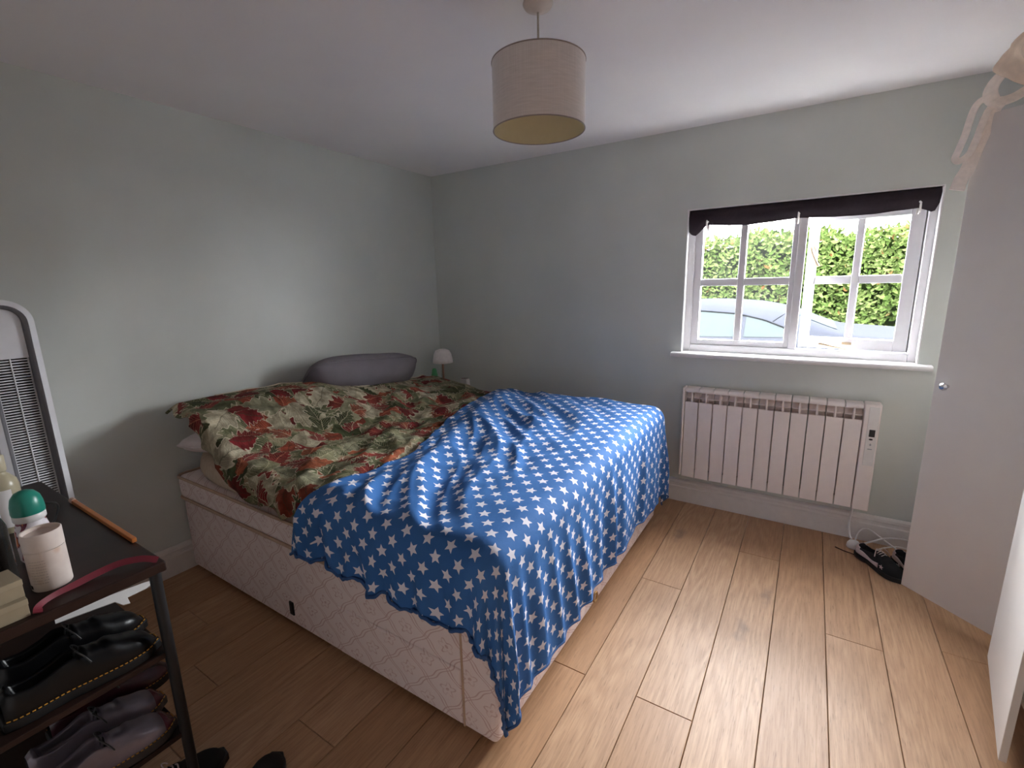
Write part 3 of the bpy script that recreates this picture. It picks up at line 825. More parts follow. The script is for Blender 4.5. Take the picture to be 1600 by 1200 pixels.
hm.tube(hp_, .0065, 6); hm.build('ruffled_hem', M_hem, sroot, smooth=True)
hm = MB(); hm.tube([star_surface(*star_st(1, k / 159)) for k in range(160)], .005, 6); hm.build('foot_hem', M_hem, sroot, smooth=True)

# ------------------------------------------------------------------ bedside corner
nt = thing('bedside_table', 'small white bedside table tucked in the corner behind the bed', 'table', (.25, -.19, 0))
MB().box(.02, .52, -.34, -.03, .56, .585).build('table_top', M_white, nt, bevel=.004)
for (x, y) in ((.05, -.31), (.49, -.31), (.05, -.06), (.49, -.06)): MB().box(x - .017, x + .017, y - .017, y + .017, 0, .56).build('leg', M_white, nt, bevel=.003)
MB().box(.05, .49, -.31, -.06, .20, .215).build('shelf', M_white, nt)
LX, LY = .205, -.205
lamp = thing('table_lamp', 'small lamp with white dome shade on a thin copper stem', 'lamp', (LX, LY, .585))
M_shadew = simple('lamp_shade_white', srgb(244, 236, 234), .6); M_copper = simple('copper_stem', srgb(170, 130, 112), .4, metal=.5)
MB().lathe([(.0, 0), (.065, 0), (.068, .006), (.060, .014), (.01, .018), (0, .018)], (LX, LY, .585), 28, cap=False).build('lamp_base', M_copper, lamp, smooth=True, auto=40)
MB().cyl((LX, LY, .60), (LX, LY, .90), .009, n=12).build('stem', M_copper, lamp, smooth=True, auto=40)
MB().lathe([(.085, .872), (.083, .90), (.074, .945), (.058, .973), (.03, .986), (0, .989)], (LX, LY, 0), 32, cap=False).build('lamp_shade', M_shadew, lamp, smooth=True, solid=.003)
gb = thing('green_bottle', 'small green bottle standing beside the dome lamp', 'bottle', (.145, -.25, .585))
M_green = simple('green_plastic', srgb(62, 150, 92), .35)
MB().lathe([(0, 0), (.026, 0), (.028, .01), (.028, .15), (.026, .158)], (.145, -.25, .585), 22, cap=False).build('bottle_body', M_green, gb, smooth=True, auto=40)
MB().lathe([(.0255, .16), (.0265, .165), (.0265, .188), (.022, .20), (.018, .232), (.010, .240), (0, .241)], (.145, -.25, .585), 22, cap=False).build('cap', simple('green_cap', srgb(84, 178, 116), .35), gb, smooth=True, auto=40)
wb = thing('white_dispenser', 'small white box with a dark dot behind the far edge of the duvet', 'box', (.43, -.20, .585))
m = MB(); m.v = [(.385, -.225, .585), (.47, -.225, .585), (.47, -.175, .585), (.385, -.175, .585), (.397, -.222, .752), (.460, -.222, .752), (.460, -.178, .752), (.397, -.178, .752)]
m.f = [(0, 1, 2, 3), (4, 5, 6, 7), (0, 1, 5, 4), (1, 2, 6, 5), (2, 3, 7, 6), (3, 0, 4, 7)]
m.build('case', M_plastic, wb, bevel=.004)
MB().box(.404, .452, -.218, -.182, .752, .760).build('lid', M_chrome, wb, bevel=.002)
MB().cyl((.428, -.2265, .70), (.428, -.223, .70), .006, n=14).build('button', M_black, wb)

# ------------------------------------------------------------------ ceiling pendant
PX, PY = 1.94, -1.64
pend = thing('pendant_lamp', 'grey fabric drum shade hanging from the ceiling', 'ceiling lamp', (PX, PY, 2.40))
MB().lathe([(0, 0), (.048, 0), (.05, -.006), (.044, -.016), (.02, -.024), (.008, -.03), (0, -.03)], (PX, PY, 2.4), 28, cap=False).build('ceiling_rose', simple('rose_plastic', srgb(214, 200, 190), .4), pend, smooth=True)
MB().cyl((PX, PY, 2.372), (PX, PY, 2.19), .0035, n=8).build('cord', simple('flex_cream', srgb(196, 186, 172), .5), pend, smooth=True)
def shade_mat():
    n = NT('grey_satin_shade'); co = n.coord(); s = n.sep(co)
    a = n.math('ARCTAN2', s[1], s[0])
    sl = n.noise(n.comb(n.math('MULTIPLY', a, 3.0), n.math('MULTIPLY', s[2], 190.0)), 1.0, 3); st = n.noise(n.comb(n.math('MULTIPLY', a, 60.0), n.math('MULTIPLY', s[2], 3.0)), 1.0, 2)
    f = n.math('MULTIPLY_ADD', st, .4, n.math('MULTIPLY', sl, .6))
    n.set(n.ramp(f, [(.3, srgb(204, 195, 190)), (.7, srgb(226, 217, 213))]), .34, spec=.5, **{'Sheen Weight': .5}); n.bump(f, .15, .002); return n.m
SR, SZ0, SZ1 = .157, 2.013, 2.222
so = MB(); so.lathe([(SR, SZ0 - 2.4), (SR, SZ1 - 2.4)], (0, 0, 0), 72, cap=False)
so.build('shade', shade_mat(), pend, smooth=True, world=False)
MB().lathe([(SR - .002, SZ0 - 2.4), (SR - .002, SZ1 - 2.4)], (0, 0, 0), 72, cap=False).build('shade_lining', simple('cream_lining', srgb(206, 192, 156), .7, var=.02), pend, smooth=True, world=False)
for z in (SZ0 - 2.4, SZ1 - 2.4):
    rm = MB(); rm.tube([(SR * math.cos(k * PI / 32), SR * math.sin(k * PI / 32), z) for k in range(64)], .0022, 6, closed=True)
    rm.build('shade_rim', simple('shade_rim_tape', srgb(150, 138, 132), .6), pend, smooth=True, world=False)
sp = MB()
for k in range(3): a = k * 2 * PI / 3; sp.tube([(.02 * math.cos(a), .02 * math.sin(a), -.225), (SR * math.cos(a), SR * math.sin(a), SZ1 - 2.4)], .002, 6)
sp.lathe([(.016, -.235), (.02, -.225), (.02, -.20), (.012, -.18)], (0, 0, 0), 16)
sp.build('spider_fitting', M_plastic, pend, world=False)

# ------------------------------------------------------------------ radiator
rad = thing('radiator', 'white electric radiator of upright panels under the window', 'radiator', (2.64, -.06, .22))
RZ0, RZ1, RYF, RYB = .222, .828, -.100, -.022
ex0, ex1 = 2.152, 3.084; pw = (ex1 - ex0) / 11
e = MB(); g = .0028; hwid = pw / 2 - g
e.box(-hwid, hwid, -.006, .0, 0, .513)                                   # front plate
e.box(-.006, .006, .0, .068, .01, .56)                                   # web
e.box(-.004, .004, -.006, .01, .513, .585)                               # small front fin
e.box(-hwid, hwid, .066, .072, .02, .585)                                # back plate
e.box(-hwid, -.006, .010, .060, .545, .551, rot=Matrix.Rotation(.5, 3, 'X')); e.box(.006, hwid, .010, .060, .545, .551, rot=Matrix.Rotation(.5, 3, 'X'))
ca = []
for k in range(9): a = PI * k / 8 * .5; ca.append((-.006 + .02 - .02 * math.cos(a), .583 + .02 * math.sin(a)))
ca += [(.072, .603), (.072, .598), (.016, .597), (.0, .583), (0.0, .578), (-.006, .578)]
e.prism(ca, -hwid, hwid, 'x')
e0 = e.build('radiator_element', M_rad, None, bevel=.0015)
for k in range(11):
    o = e0 if k == 0 else e0.copy()
    if k: C.objects.link(o)
    o.parent = rad; o.location = Vector((ex0 + pw * (k + .5), RYF + .006, RZ0)) - Vector(rad.location)
MB().box(2.134, 2.151, RYF - .002, RYB, RZ0 + .004, RZ1).build('end_cap', M_rad, rad, bevel=.010, seg=3)
MB().box(ex0, ex1, RYF + .03, RYF + .055, RZ0 + .02, RZ0 + .045).build('bottom_tube', M_radin, rad)
cp = MB(); cp.box(3.086, 3.160, RYF - .006, RYB, RZ0 - .004, RZ1 + .002); cpo = cp.build('control_housing', M_rad, rad, bevel=.006, seg=3)
MB().box(3.106, 3.152, RYF - .009, RYF - .004, .485, .815).build('control_panel', M_plastic, cpo, bevel=.003)
MB().box(3.117, 3.143, RYF - .0115, RYF - .008, .650, .690).build('display', M_black, cpo, bevel=.001)
MB().lathe([(0, 0), (.009, 0), (.009, .003), (0, .003)], (0, 0, 0), 14, sy=.5).build('button', M_black, cpo, world=False)
bo = C.objects[-1] if False else [c for c in cpo.children if c.name.startswith('button')][0]
bo.rotation_euler = (PI / 2, 0, 0); bo.location = Vector((3.128, RYF - .0085, .636)) - wloc(cpo)
M_mark = simple('grey_print', srgb(150, 154, 160), .5)
mk = MB(); mk.box(3.119, 3.139, RYF - .0098, RYF - .0088, .578, .582); mk.box(3.127, 3.131, RYF - .0098, RYF - .0088, .600, .612); mk.box(3.124, 3.134, RYF - .0098, RYF - .0088, .604, .607); mk.build('panel_print', M_mark, cpo)
for x in (2.35, 2.9): MB().box(x - .02, x + .02, RYB, -.0, .62, .66).build('bracket', M_radin, rad)
cr = MB(); cr.tube(catmull([(3.095, -.065, .222), (3.094, -.066, .18), (3.088, -.068, .12), (3.094, -.10, .06), (3.102, -.122, .046)], 6), .0055, 8); cr.build('flex_outlet', M_plastic, rad, smooth=True)

# extension lead by the skirting
el = thing('extension_socket', 'white plug and coiled white cable lying by the skirting board', 'cable', (3.12, -.14, 0))
m = MB(); m.lathe([(0, 0), (.030, 0), (.034, .008), (.032, .026), (.022, .042), (0, .046)], (3.115, -.14, .001), 24, cap=False, sy=.8); m.build('plug', M_plastic, el, smooth=True)
c1 = MB(); c1.tube(catmull([(3.14, -.13, .02), (3.20, -.10, .045), (3.27, -.07, .07), (3.36, -.06, .075), (3.46, -.07, .05)], 8), .005, 8); c1.build('cable', M_plastic, el, smooth=True)
c2 = MB(); c2.tube(catmull([(3.12, -.125, .025), (3.14, -.06, .07), (3.18, -.035, .085), (3.24, -.06, .06), (3.32, -.12, .03), (3.40, -.16, .01)], 8), .004, 8); c2.build('cable', M_plastic, el, smooth=True)
c3 = MB(); c3.tube(catmull([(3.14, -.15, .012), (3.19, -.16, .008), (3.26, -.11, .03), (3.34, -.09, .04), (3.44, -.12, .02)], 8), .004, 8); c3.build('cable', M_plastic, el, smooth=True)
lc = MB(); lc.tube(catmull([(3.03, -.181, .003), (3.07, -.205, .003), (3.11, -.225, .006), (3.125, -.25, .004), (3.145, -.275, .003), (3.17, -.29, .003)], 6), .0028, 6)
tag(lc.build('loose_lace', simple('brown_lace', srgb(66, 40, 34), .8), smooth=True), 'thin dark lace lying on the floor beside the sneaker', 'lace')

# ------------------------------------------------------------------ shoes
def shoe(name, label, loc, rotz, style, group=None, length=.285):
    """low shoe, toe towards local +x, heel at 0"""
    st = dict(upper=simple('black_leather', srgb(10, 10, 12), .32, spec=.3, nscale=40, bump=.15), sole=simple('dark_sole', srgb(26, 26, 27), .5, spec=.25), hmul=1.0, laces=M_black, stitch=simple('yellow_stitch', srgb(182, 128, 44), .6))
    st.update(style)
    o = thing(name, label, 'shoe', loc, rotz, group)
    Ln = length
    hwp = [(0, .020), (.04, .030), (.15, .034), (.35, .033), (.55, .042), (.72, .049), (.85, .046), (.94, .034), (1.0, .012)]
    topz = [(0, .062), (.04, .076), (.18, .070), (.30, .078), (.42, .092), (.52, .088), (.62, .074), (.75, .058), (.88, .050), (.96, .040), (1, .022)]
    def hw(t): return smoothlerp(t, hwp, .03)
    sz = .024
    # sole
    s_ = MB(); ns = 30
    def outline(g): return [(Ln * t, (hw(t) + g) * sgn) for sgn, ts in ((1, [i / ns for i in range(ns + 1)]), (-1, [i / ns for i in range(ns, -1, -1)])) for t in ts]
    ol = outline(.004); s_.prism(ol, 0, sz)
    s_.v = [(x - (.004 if x < .002 else 0) + (.004 if x > Ln - .002 else 0), y, z) for x, y, z in s_.v]
    so_ = s_.build('sole', st['sole'], o, world=False, bevel=.003)
    if st['stitch']:
        q = MB()
        pts = outline(.0025)
        for i in range(0, len(pts) - 1, 1):
            a = Vector(pts[i] + (sz + .002,)); c = Vector(pts[i + 1] + (sz + .002,))
            if (c - a).length > .004: q.tube([a.lerp(c, .12), a.lerp(c, .70)], .0014, 5)
        q.build('welt_stitching', st['stitch'], o, world=False)
    u_ = MB(); nu, nv = 41, 25
    def up(u, v):
        t = u; w = hw(t) * .97; H = (lerp(t, topz) if False else smoothlerp(t, topz, .03)) * st['hmul']
        if st['hmul'] > 1.2: H = sz + (smoothlerp(t, topz, .03) - sz) * (1 + (st['hmul'] - 1) * (1 - ss(.35, .62, t)))
        H = sz + (H - sz) * (1 + (st.get('toe', 1.0) - 1) * ss(.5, .72, t) * (1 - .5 * ss(.94, 1, t)))
        a = PI * v; c = math.cos(a); s2 = math.sin(a)
        y = w * math.copysign(abs(c) ** .75, c); z = sz * .6 + (H - sz * .6) * abs(s2) ** .62
        op = ss(.05, .10, t) * (1 - ss(.44, .50, t))           # foot opening
        if abs(c) < .66 and op > 0: z -= op * (H - sz - .01) * ss(.66, .50, abs(c))
        x = Ln * t * .985 + .002
        if t > .5: z += .0025 * math.sin((t - .56) * 70) * math.exp(-((t - .62) / .06) ** 2) * s2
        return (x, y, z)
    u_.grid(up, nu, nv); u_.build('upper', st['upper'], o, world=False, smooth=True)
    k = MB()
    for i in range(3):
        t = .475 + i * .042; z = smoothlerp(t, topz, .03) * (st['hmul'] if st['hmul'] <= 1.2 else 1) + .003; x = Ln * t
        k.tube(catmull([(x, -.020, z - .010), (x + .004, 0, z + .003), (x, .020, z - .010)], 4), .0022, 6)
    z = smoothlerp(.47, topz, .03) + .006; x = Ln * .47
    k.tube(catmull([(x, 0, z), (x - .004, .018, z + .010), (x + .006, .034, z - .004), (x + .014, .044, z - .022)], 5), .002, 6)
    k.tube(catmull([(x, 0, z), (x - .004, -.018, z + .010), (x + .006, -.034, z - .004), (x + .014, -.044, z - .022)], 5), .002, 6)
    k.build('laces', st['laces'], o, world=False, smooth=True)
    if st.get('toecap'):
        q = MB()
        def tcf(u, v):
            p = up(st.get('tc0', .80) + u * (st.get('tc1', 1.0) - st.get('tc0', .80)), v); return (p[0] + .001, p[1] * 1.02, p[2] + .0015)
        q.grid(tcf, 8, 25); q.build('toe_cap', st['toecap'], o, world=False, smooth=True)
    if st.get('heelcap'):
        q = MB()
        def hcf(u, v):
            p = up(u * .13, v); return (p[0] - .0015, p[1] * 1.03, p[2] + .0012)
        q.grid(hcf, 6, 25); q.build('heel_tab', st['heelcap'], o, world=False, smooth=True)
    if st.get('star'):
        for sg in (-1, 1):
            q = MB(); P = []
            for i in range(10):
                r = .013 if i % 2 == 0 else .0055; a = PI / 2 + i * PI / 5; P.append((r * math.cos(a), r * math.sin(a)))
            q.prism(P, -.001, .001, 'y'); q.v = [(x + Ln * .70, y + sg * (hw(.70) * .985 + .0012), z + .044) for x, y, z in q.v]
            q.build('star_patch', st['star'], o, world=False)
        q = MB()
        for sg in (-1, 1):
            q.grid(lambda u, v: (Ln * (.06 + .56 * u), sg * (hw(.06 + .56 * u) * .985 + .0016), sz + .002 + (.022 + .006 * math.sin(u * 7)) * v), 16, 4)
        q.build('side_stripe', st['star'], o, world=False, smooth=True, solid=.001, soff=0)
    return o

M_snwhite = simple('sneaker_white', srgb(206, 190, 190), .6)
M_sncanvas = simple('black_canvas', srgb(16, 15, 17), .8)
sneak = dict(upper=M_sncanvas, sole=simple('sneaker_sole_black', srgb(20, 19, 20), .6), stitch=None, laces=M_snwhite, star=M_snwhite, heelcap=M_snwhite)
shoe('sneaker', 'black sneaker with white side stripe and star near the radiator cable', (3.135, -.195, 0), math.radians(-52), sneak, 'black sneakers by the wardrobe', .27)
shoe('sneaker', 'black sneaker half hidden behind the open wardrobe door', (3.30, -.17, 0), math.radians(-66), sneak, 'black sneakers by the wardrobe', .27)

# ------------------------------------------------------------------ wardrobe
def wardrobe(name, label, fx, ya, yb, zt):
    o = thing(name, label, 'wardrobe', (fx + .27, (ya + yb) / 2, 0))
    x1 = RX - .01; t = .018
    MB().box(fx, x1, ya, ya + t, 0, zt).build('side_panel', M_door, o); MB().box(fx, x1, yb - t, yb, 0, zt).build('side_panel', M_door, o)
    MB().box(fx, x1, ya + t, yb - t, zt - t, zt).build('top_panel', M_door, o); MB().box(fx, x1, ya + t, yb - t, .06, .06 + t).build('bottom_panel', M_door, o)
    MB().box(x1 - .006, x1, ya + t, yb - t, .078, zt - t).build('back_panel', M_door, o)
    MB().box(fx + .03, fx + .046, ya + t, yb - t, 0, .06).build('plinth', M_door, o)
    return o
def wdoor(parent, hx, hy, ang, width, z0, z1, knob=True, kz=1.03):
    """door leaf hinged at (hx,hy); ang = direction of the leaf from the hinge"""
    m = MB(); m.box(0, width, -.009, .009, z0, z1)
    o = m.build('door', M_door, parent, world=False, bevel=.0015)
    o.location = Vector((hx, hy, 0)) - wloc(parent); o.rotation_euler = (0, 0, ang)
    if knob:
        k = MB(); sgn = knob
        k.lathe([(0, 0), (.008, 0), (.007, .012), (.010, .016), (.0165, .022), (.0165, .028), (.010, .036), (0, .038)], (0, 0, 0), 8, cap=False)
        k.v = [(width - .05 + v[0], sgn * (.009 + v[2]), kz + v[1]) for v in k.v]
        k.build('knob', M_chrome, o, world=False)
    return o
WZ = 2.115
wa = wardrobe('wardrobe', 'white wardrobe beside the window with its narrow door standing open', 3.552, -.78, -.03, WZ)
dv = Vector((3.279 - 3.538, -.519 + .758)); wdoor(wa, 3.538, -.758, math.atan2(dv.y, dv.x), dv.length, .06, 2.095, knob=1, kz=1.035)
wdoor(wa, 3.541, -.042, -PI / 2, .35, .06, 2.095, knob=0)
wc = wardrobe('wardrobe', 'white wardrobe at the right edge with its door slightly ajar', 3.520, -1.80, -.885, WZ)
dv = Vector((3.403 - 3.497, -1.438 + .908)); wdoor(wc, 3.497, -.908, math.atan2(dv.y, dv.x), dv.length, .055, 2.095, knob=0)
M_brownl = simple('brown_leather', srgb(92, 58, 40), .45)
shoe('shoe', 'brown leather shoe standing in the bottom of the ajar wardrobe', (3.80, -1.52, .079), math.radians(190), dict(upper=M_brownl, sole=M_black), None)

# canvas bag on top of the wardrobe, its straps hanging over the door corner
M_canvas = simple('beige_canvas', srgb(222, 200, 178), .85, nscale=25, var=.1, bump=.25)
bag = thing('canvas_bag', 'beige canvas bag on the wardrobe top with straps hanging over the door corner', 'bag', (3.60, -.64, WZ))
bm_ = MB()
def bagf(u, v):
    a = 2 * PI * u; t = v
    R = (.05 + .95 * math.sin(PI * min(1, t * .90 + .05)) ** .5)
    q = 1 + .16 * N3(math.cos(a) * 2.2, math.sin(a) * 2.2, t * 3) + .05 * N3(math.cos(a) * 6, math.sin(a) * 6, t * 7)
    return (3.555 + .265 * R * math.cos(a) * q, -.655 + .20 * R * math.sin(a) * q, WZ + .012 + .245 * t + .010 * N3(math.cos(a) * 4, math.sin(a) * 4, t * 4))
bm_.grid(bagf, 60, 22, wrapu=True); bm_.build('bag_body', M_canvas, bag, smooth=True, solid=.004)
def strap(name, pts, w, ups=None, mat=None, h=.004):
    m = MB(); m.tube(catmull(pts, 7), 0, flat=(w, h), up=ups); return m.build(name, mat or M_strap, bag, smooth=False, bevel=.001)
M_strap = simple('pale_webbing', srgb(248, 238, 228), .85, nscale=60, var=.06, bump=.2)
strap('strap', [(3.300, -.575, 2.125), (3.276, -.560, 2.146), (3.258, -.553, 2.138), (3.246, -.55, 2.104), (3.236, -.55, 2.033), (3.223, -.55, 1.975), (3.217, -.552, 1.948), (3.230, -.556, 1.936), (3.253, -.556, 1.954), (3.268, -.556, 1.993), (3.277, -.556, 2.049), (3.290, -.560, 2.108)], .024, (-.55, -.80, .1))
strap('strap', [(3.318, -.575, 2.13), (3.304, -.556, 2.108), (3.292, -.549, 2.047), (3.276, -.546, 1.981), (3.262, -.543, 1.909), (3.247, -.541, 1.869), (3.240, -.540, 1.830)], .046, (-.35, -.92, .0))
strap('strap_end_hem', [(3.242, -.5435, 1.842), (3.238, -.5435, 1.828)], .048, (-.35, -.92, .0), h=.008)
strap('strap', [(3.345, -.60, 2.235), (3.315, -.592, 2.225), (3.290, -.585, 2.195), (3.282, -.582, 2.160), (3.298, -.588, 2.126), (3.340, -.598, 2.126), (3.385, -.61, 2.150), (3.43, -.64, 2.17)], .042, (-.4, -.75, .5))
blk = MB(); blk.lathe([(0, -.02), (.045, -.018), (.056, -.006), (.056, .006), (.045, .018), (0, .02)], (0, 0, 0), 24, cap=False)
blk.v = [(3.362 + v[0] * .6, -.790 + v[2] - v[0] * .5, 2.168 + v[1]) for v in blk.v]
blk.build('dark_pocket', simple('black_mesh', srgb(18, 14, 16), .8), bag, smooth=True)
strap('black_handle', [(3.40, -.74, 2.33), (3.36, -.70, 2.352), (3.345, -.64, 2.345), (3.37, -.58, 2.33)], .025, (0, 0, 1), M_black)

# ------------------------------------------------------------------ shoe rack in the foreground
M_rackwood = simple('dark_stained_wood', srgb(40, 25, 21), .4, spec=.25, nscale=18, var=.25)
M_iron = simple('black_iron', srgb(30, 29, 31), .45, metal=.3)
KX0, KX1, KY0, KY1, KZ = .36, 1.395, -3.13, -2.742, .80
rk = thing('shoe_rack', 'dark wooden shoe rack with black legs in the foreground', 'shoe rack', (.88, -2.93, 0))
MB().box(KX0, KX1 + .012, KY0, KY1 + .006, KZ - .028, KZ).build('rack_top', M_rackwood, rk, bevel=.004)
for z in (.53, .265):
    MB().box(KX0 + .02, KX1 - .012, KY0 + .01, KY1 - .012, z - .016, z).build('shelf', M_rackwood, rk, bevel=.002)
for x in (KX0 + .015, KX1 - .016):
    for y in (KY0 + .015, KY1 - .014): MB().cyl((x, y, 0), (x, y, KZ - .028), .0135, n=14).build('leg', M_iron, rk, smooth=True, auto=50)
black = dict(); M_silver = simple('pewter_leather', srgb(120, 112, 122), .22, metal=.35, nscale=14, var=.22)
silver = dict(upper=M_silver, sole=simple('boot_sole', srgb(44, 40, 40), .5), hmul=1.45, toe=1.5, toecap=simple('maroon_toe', srgb(84, 44, 56), .2), tc0=.90)
R90 = math.radians(90)
def rack_shoe(label, x, z, style, name='shoe', yheel=-3.065, rz=R90, ln=.295, group='shoes on the rack'):
    return shoe(name, label, (x, yheel, z), rz, style, group, ln)
rack_shoe('black leather shoe with yellow stitching, nearest on the upper rack shelf', 1.325, .531, dict(hmul=1.5, toe=1.6), ln=.30)
rack_shoe('black leather shoe behind its pair on the upper rack shelf', 1.20, .531, dict(hmul=1.5, toe=1.6), yheel=-3.05, ln=.30)
rack_shoe('shiny pewter boot with open laces, nearest on the lower rack shelf', 1.33, .266, silver, 'boot', -3.06)
rack_shoe('shiny pewter boot with maroon toe behind its pair on the lower rack shelf', 1.215, .266, silver, 'boot', -3.04)
rack_shoe('dark maroon shoe with its toe past the rack leg', 1.10, .266, dict(upper=simple('maroon_leather', srgb(60, 26, 36), .25), hmul=1.1), 'shoe', -2.975)
lacy = dict(upper=M_sncanvas, sole=M_black, stitch=None, laces=M_snwhite)
rack_shoe('black lace-up shoe on the floor under the rack', 1.27, .0, lacy, 'shoe', -2.93, math.radians(84), .29)
shoe('sneaker', 'black shoe tip with a white side on the floor beside the rack', (1.60, -2.80, 0), math.radians(121), dict(upper=M_sncanvas, sole=M_black, stitch=None, star=M_snwhite), None, .285)
sh = MB(); poly = [(-.10, -.012), (.02, -.014), (.035, -.034), (.05, -.036), (.048, -.014), (.09, -.008), (.125, .010), (.09, .014), (-.10, .012)]
sh.prism(poly, -.0015, .0015)
sho = sh.build('shoehorn', M_plastic, None); sho.location = (1.20, -2.825, .655); sho.rotation_euler = (.45, .02, math.radians(80))
tag(sho, 'white plastic shoehorn lying on the black shoes under the rack top', 'shoehorn')

# things on the rack top
def bottle(name, label, c, prof, mat, cap=None, capmat=None, n=26, extra=None):
    o = thing(name, label, 'bottle' if extra is None else extra, c)
    MB().lathe(prof, c, n, cap=False).build('body', mat, o, smooth=True, auto=45)
    if cap: MB().lathe(cap, c, n, cap=False).build('cap', capmat, o, smooth=True, auto=45)
    return o
def tube_mat():
    n = NT('printed_cardboard'); co = n.coord(); s = n.sep(co)
    a = n.math('ARCTAN2', s[1], s[0])
    base = n.ramp(n.noise(co, 22, 4), [(.3, srgb(206, 190, 182)), (.7, srgb(222, 208, 200))])
    lines = n.math('GREATER_THAN', n.math('SINE', n.math('MULTIPLY', s[2], 900.0)), .55)
    words = n.math('GREATER_THAN', n.noise(n.comb(n.math('MULTIPLY', a, 26.0), n.math('MULTIPLY', s[2], 140.0)), 1.0, 1), .5)
    zone = n.math('MULTIPLY', n.math('LESS_THAN', s[2], .082), n.math('GREATER_THAN', s[2], .018))
    az = n.math('LESS_THAN', n.math('ABSOLUTE', n.math('ADD', a, .75)), .45)
    f = n.math('MULTIPLY', n.math('MULTIPLY', lines, words), n.math('MULTIPLY', zone, az))
    c = n.mix(n.math('MULTIPLY', f, .5), base, srgb(120, 108, 104))
    st = n.voro(n.comb(n.math('MULTIPLY', a, .04), s[2]), 24.0)['Distance']
    c = n.mix(n.ramp(st, [(.12, (.5, .5, .5)), (.3, (0, 0, 0))]), c, srgb(196, 150, 116))
    n.set(c, .7); return n.m
TC = (1.275, -2.925, KZ)
tb = thing('cardboard_tube', 'off-white cardboard tube with print standing at the rack corner', 'tube', TC)
MB().lathe([(0, 0), (.036, 0), (.037, .002), (.037, .100)], (0, 0, 0), 32, cap=False).build('tube_body', tube_mat(), tb, smooth=True, world=False, auto=45)
MB().lathe([(.0374, .101), (.0374, .142), (.036, .144), (.0335, .143), (.033, .134), (0, .133)], (0, 0, 0), 32, cap=False).build('tube_lid', simple('cardboard_lid', srgb(214, 200, 192), .7), tb, smooth=True, world=False, auto=45)
MB().box(-.008, .010, -.0375, -.036, .008, .016).build('printed_mark', M_black, tb, world=False)
def rollon_mat():
    n = NT('colour_swirl_label'); co = n.coord(); v = n.noise(co, 16, 2, .5, 1.6)
    n.set(n.ramp(v, [(0, srgb(226, 218, 222)), (.44, srgb(224, 214, 218)), (.47, srgb(120, 36, 60)), (.53, srgb(216, 120, 36)), (.58, srgb(150, 160, 206)), (.63, srgb(220, 150, 60)), (.68, srgb(226, 218, 222))], 'CONSTANT'), .35); return n.m
BC = (1.08, -2.905, KZ)
ro = thing('roll_on_deodorant', 'white roll-on bottle with teal domed cap and swirl label', 'bottle', BC)
MB().lathe([(0, 0), (.032, 0), (.035, .006), (.036, .05), (.034, .085), (.030, .104), (.029, .110)], (0, 0, 0), 30, cap=False).build('bottle_body', rollon_mat(), ro, smooth=True, world=False, auto=50)
MB().lathe([(.031, .111), (.033, .114), (.033, .128), (.031, .130)], (0, 0, 0), 30, cap=False).build('collar', M_plastic, ro, smooth=True, world=False)
MB().lathe([(.033, .130), (.034, .136), (.033, .155), (.029, .174), (.020, .187), (.010, .192), (0, .193)], (0, 0, 0), 30, cap=False).build('cap', simple('teal_cap', srgb(40, 138, 120), .3), ro, smooth=True, world=False, auto=50)
bottle('lotion_bottle', 'cream lotion bottle with square cap at the back of the rack top', (.80, -2.900, KZ), [(0, 0), (.034, 0), (.037, .005), (.037, .14), (.034, .158), (.022, .174), (.016, .180), (.016, .186)], simple('cream_plastic', srgb(176, 166, 140), .3), [(.017, .187), (.019, .190), (.019, .232), (.016, .236), (0, .236)], simple('cream_cap', srgb(196, 186, 160), .35))
lb = MB(); lb.grid(lambda u, v: (.80 + .0376 * math.cos(-1.9 + 2.2 * u), -2.900 + .0376 * math.sin(-1.9 + 2.2 * u), KZ + .02 + .115 * v), 12, 2)
lo2 = [o for o in C.objects if o.name == 'lotion_bottle'][0]; lb.build('label', M_plastic, lo2, smooth=True)
M_clear = NT('smoky_clear_plastic'); M_clear.set(srgb(96, 92, 88), .12, spec=.6, **{'Transmission Weight': .75, 'IOR': 1.3}); M_clear = M_clear.m
bottle('clear_bottle', 'smoky clear bottle standing left of the cardboard tube', (1.185, -2.995, KZ), [(0, 0), (.028, 0), (.032, .006), (.032, .15), (.026, .17), (.016, .182), (.014, .19)], M_clear, [(.016, .191), (.017, .193), (.017, .22), (0, .222)], M_black)
wbx = MB(); wbx.box(.955, 1.01, -2.985, -2.945, KZ, KZ + .175); tag(wbx.build('white_carton', simple('white_carton', srgb(222, 218, 224), .6), bevel=.002), 'white carton at the far left of the rack top', 'box')
for k, (lbl, dx) in enumerate((('small beige box at the bottom of the stack on the rack corner', 0), ('small beige box on top of another on the rack corner', -.012))):
    o = thing('small_box', lbl, 'box', (1.355, -3.035, KZ + k * .042), math.radians(4 * k), 'small beige boxes')
    MB().box(-.045 + dx, .035 + dx, -.05, .045, .0, .030).build('tray', simple('beige_card', srgb(150, 136, 112), .8), o, world=False, bevel=.001)
    MB().box(-.046 + dx, .036 + dx, -.051, .046, .028, .0415).build('lid', simple('beige_card_lid', srgb(158, 144, 120), .8), o, world=False, bevel=.001)
stp = MB(); stp.tube(catmull([(1.392, -2.748, KZ + .004), (1.372, -2.772, KZ + .014), (1.352, -2.81, KZ + .017), (1.342, -2.85, KZ + .012), (1.343, -2.90, KZ + .006), (1.352, -2.945, KZ + .003), (1.372, -2.972, KZ + .003), (1.397, -2.980, KZ + .003)], 6), 0, flat=(.016, .003), up=(.9, 0, .5))
tag(stp.build('red_strap', simple('dark_red_webbing', srgb(112, 22, 40), .6)), 'dark red strap lying along the end of the rack top', 'strap')
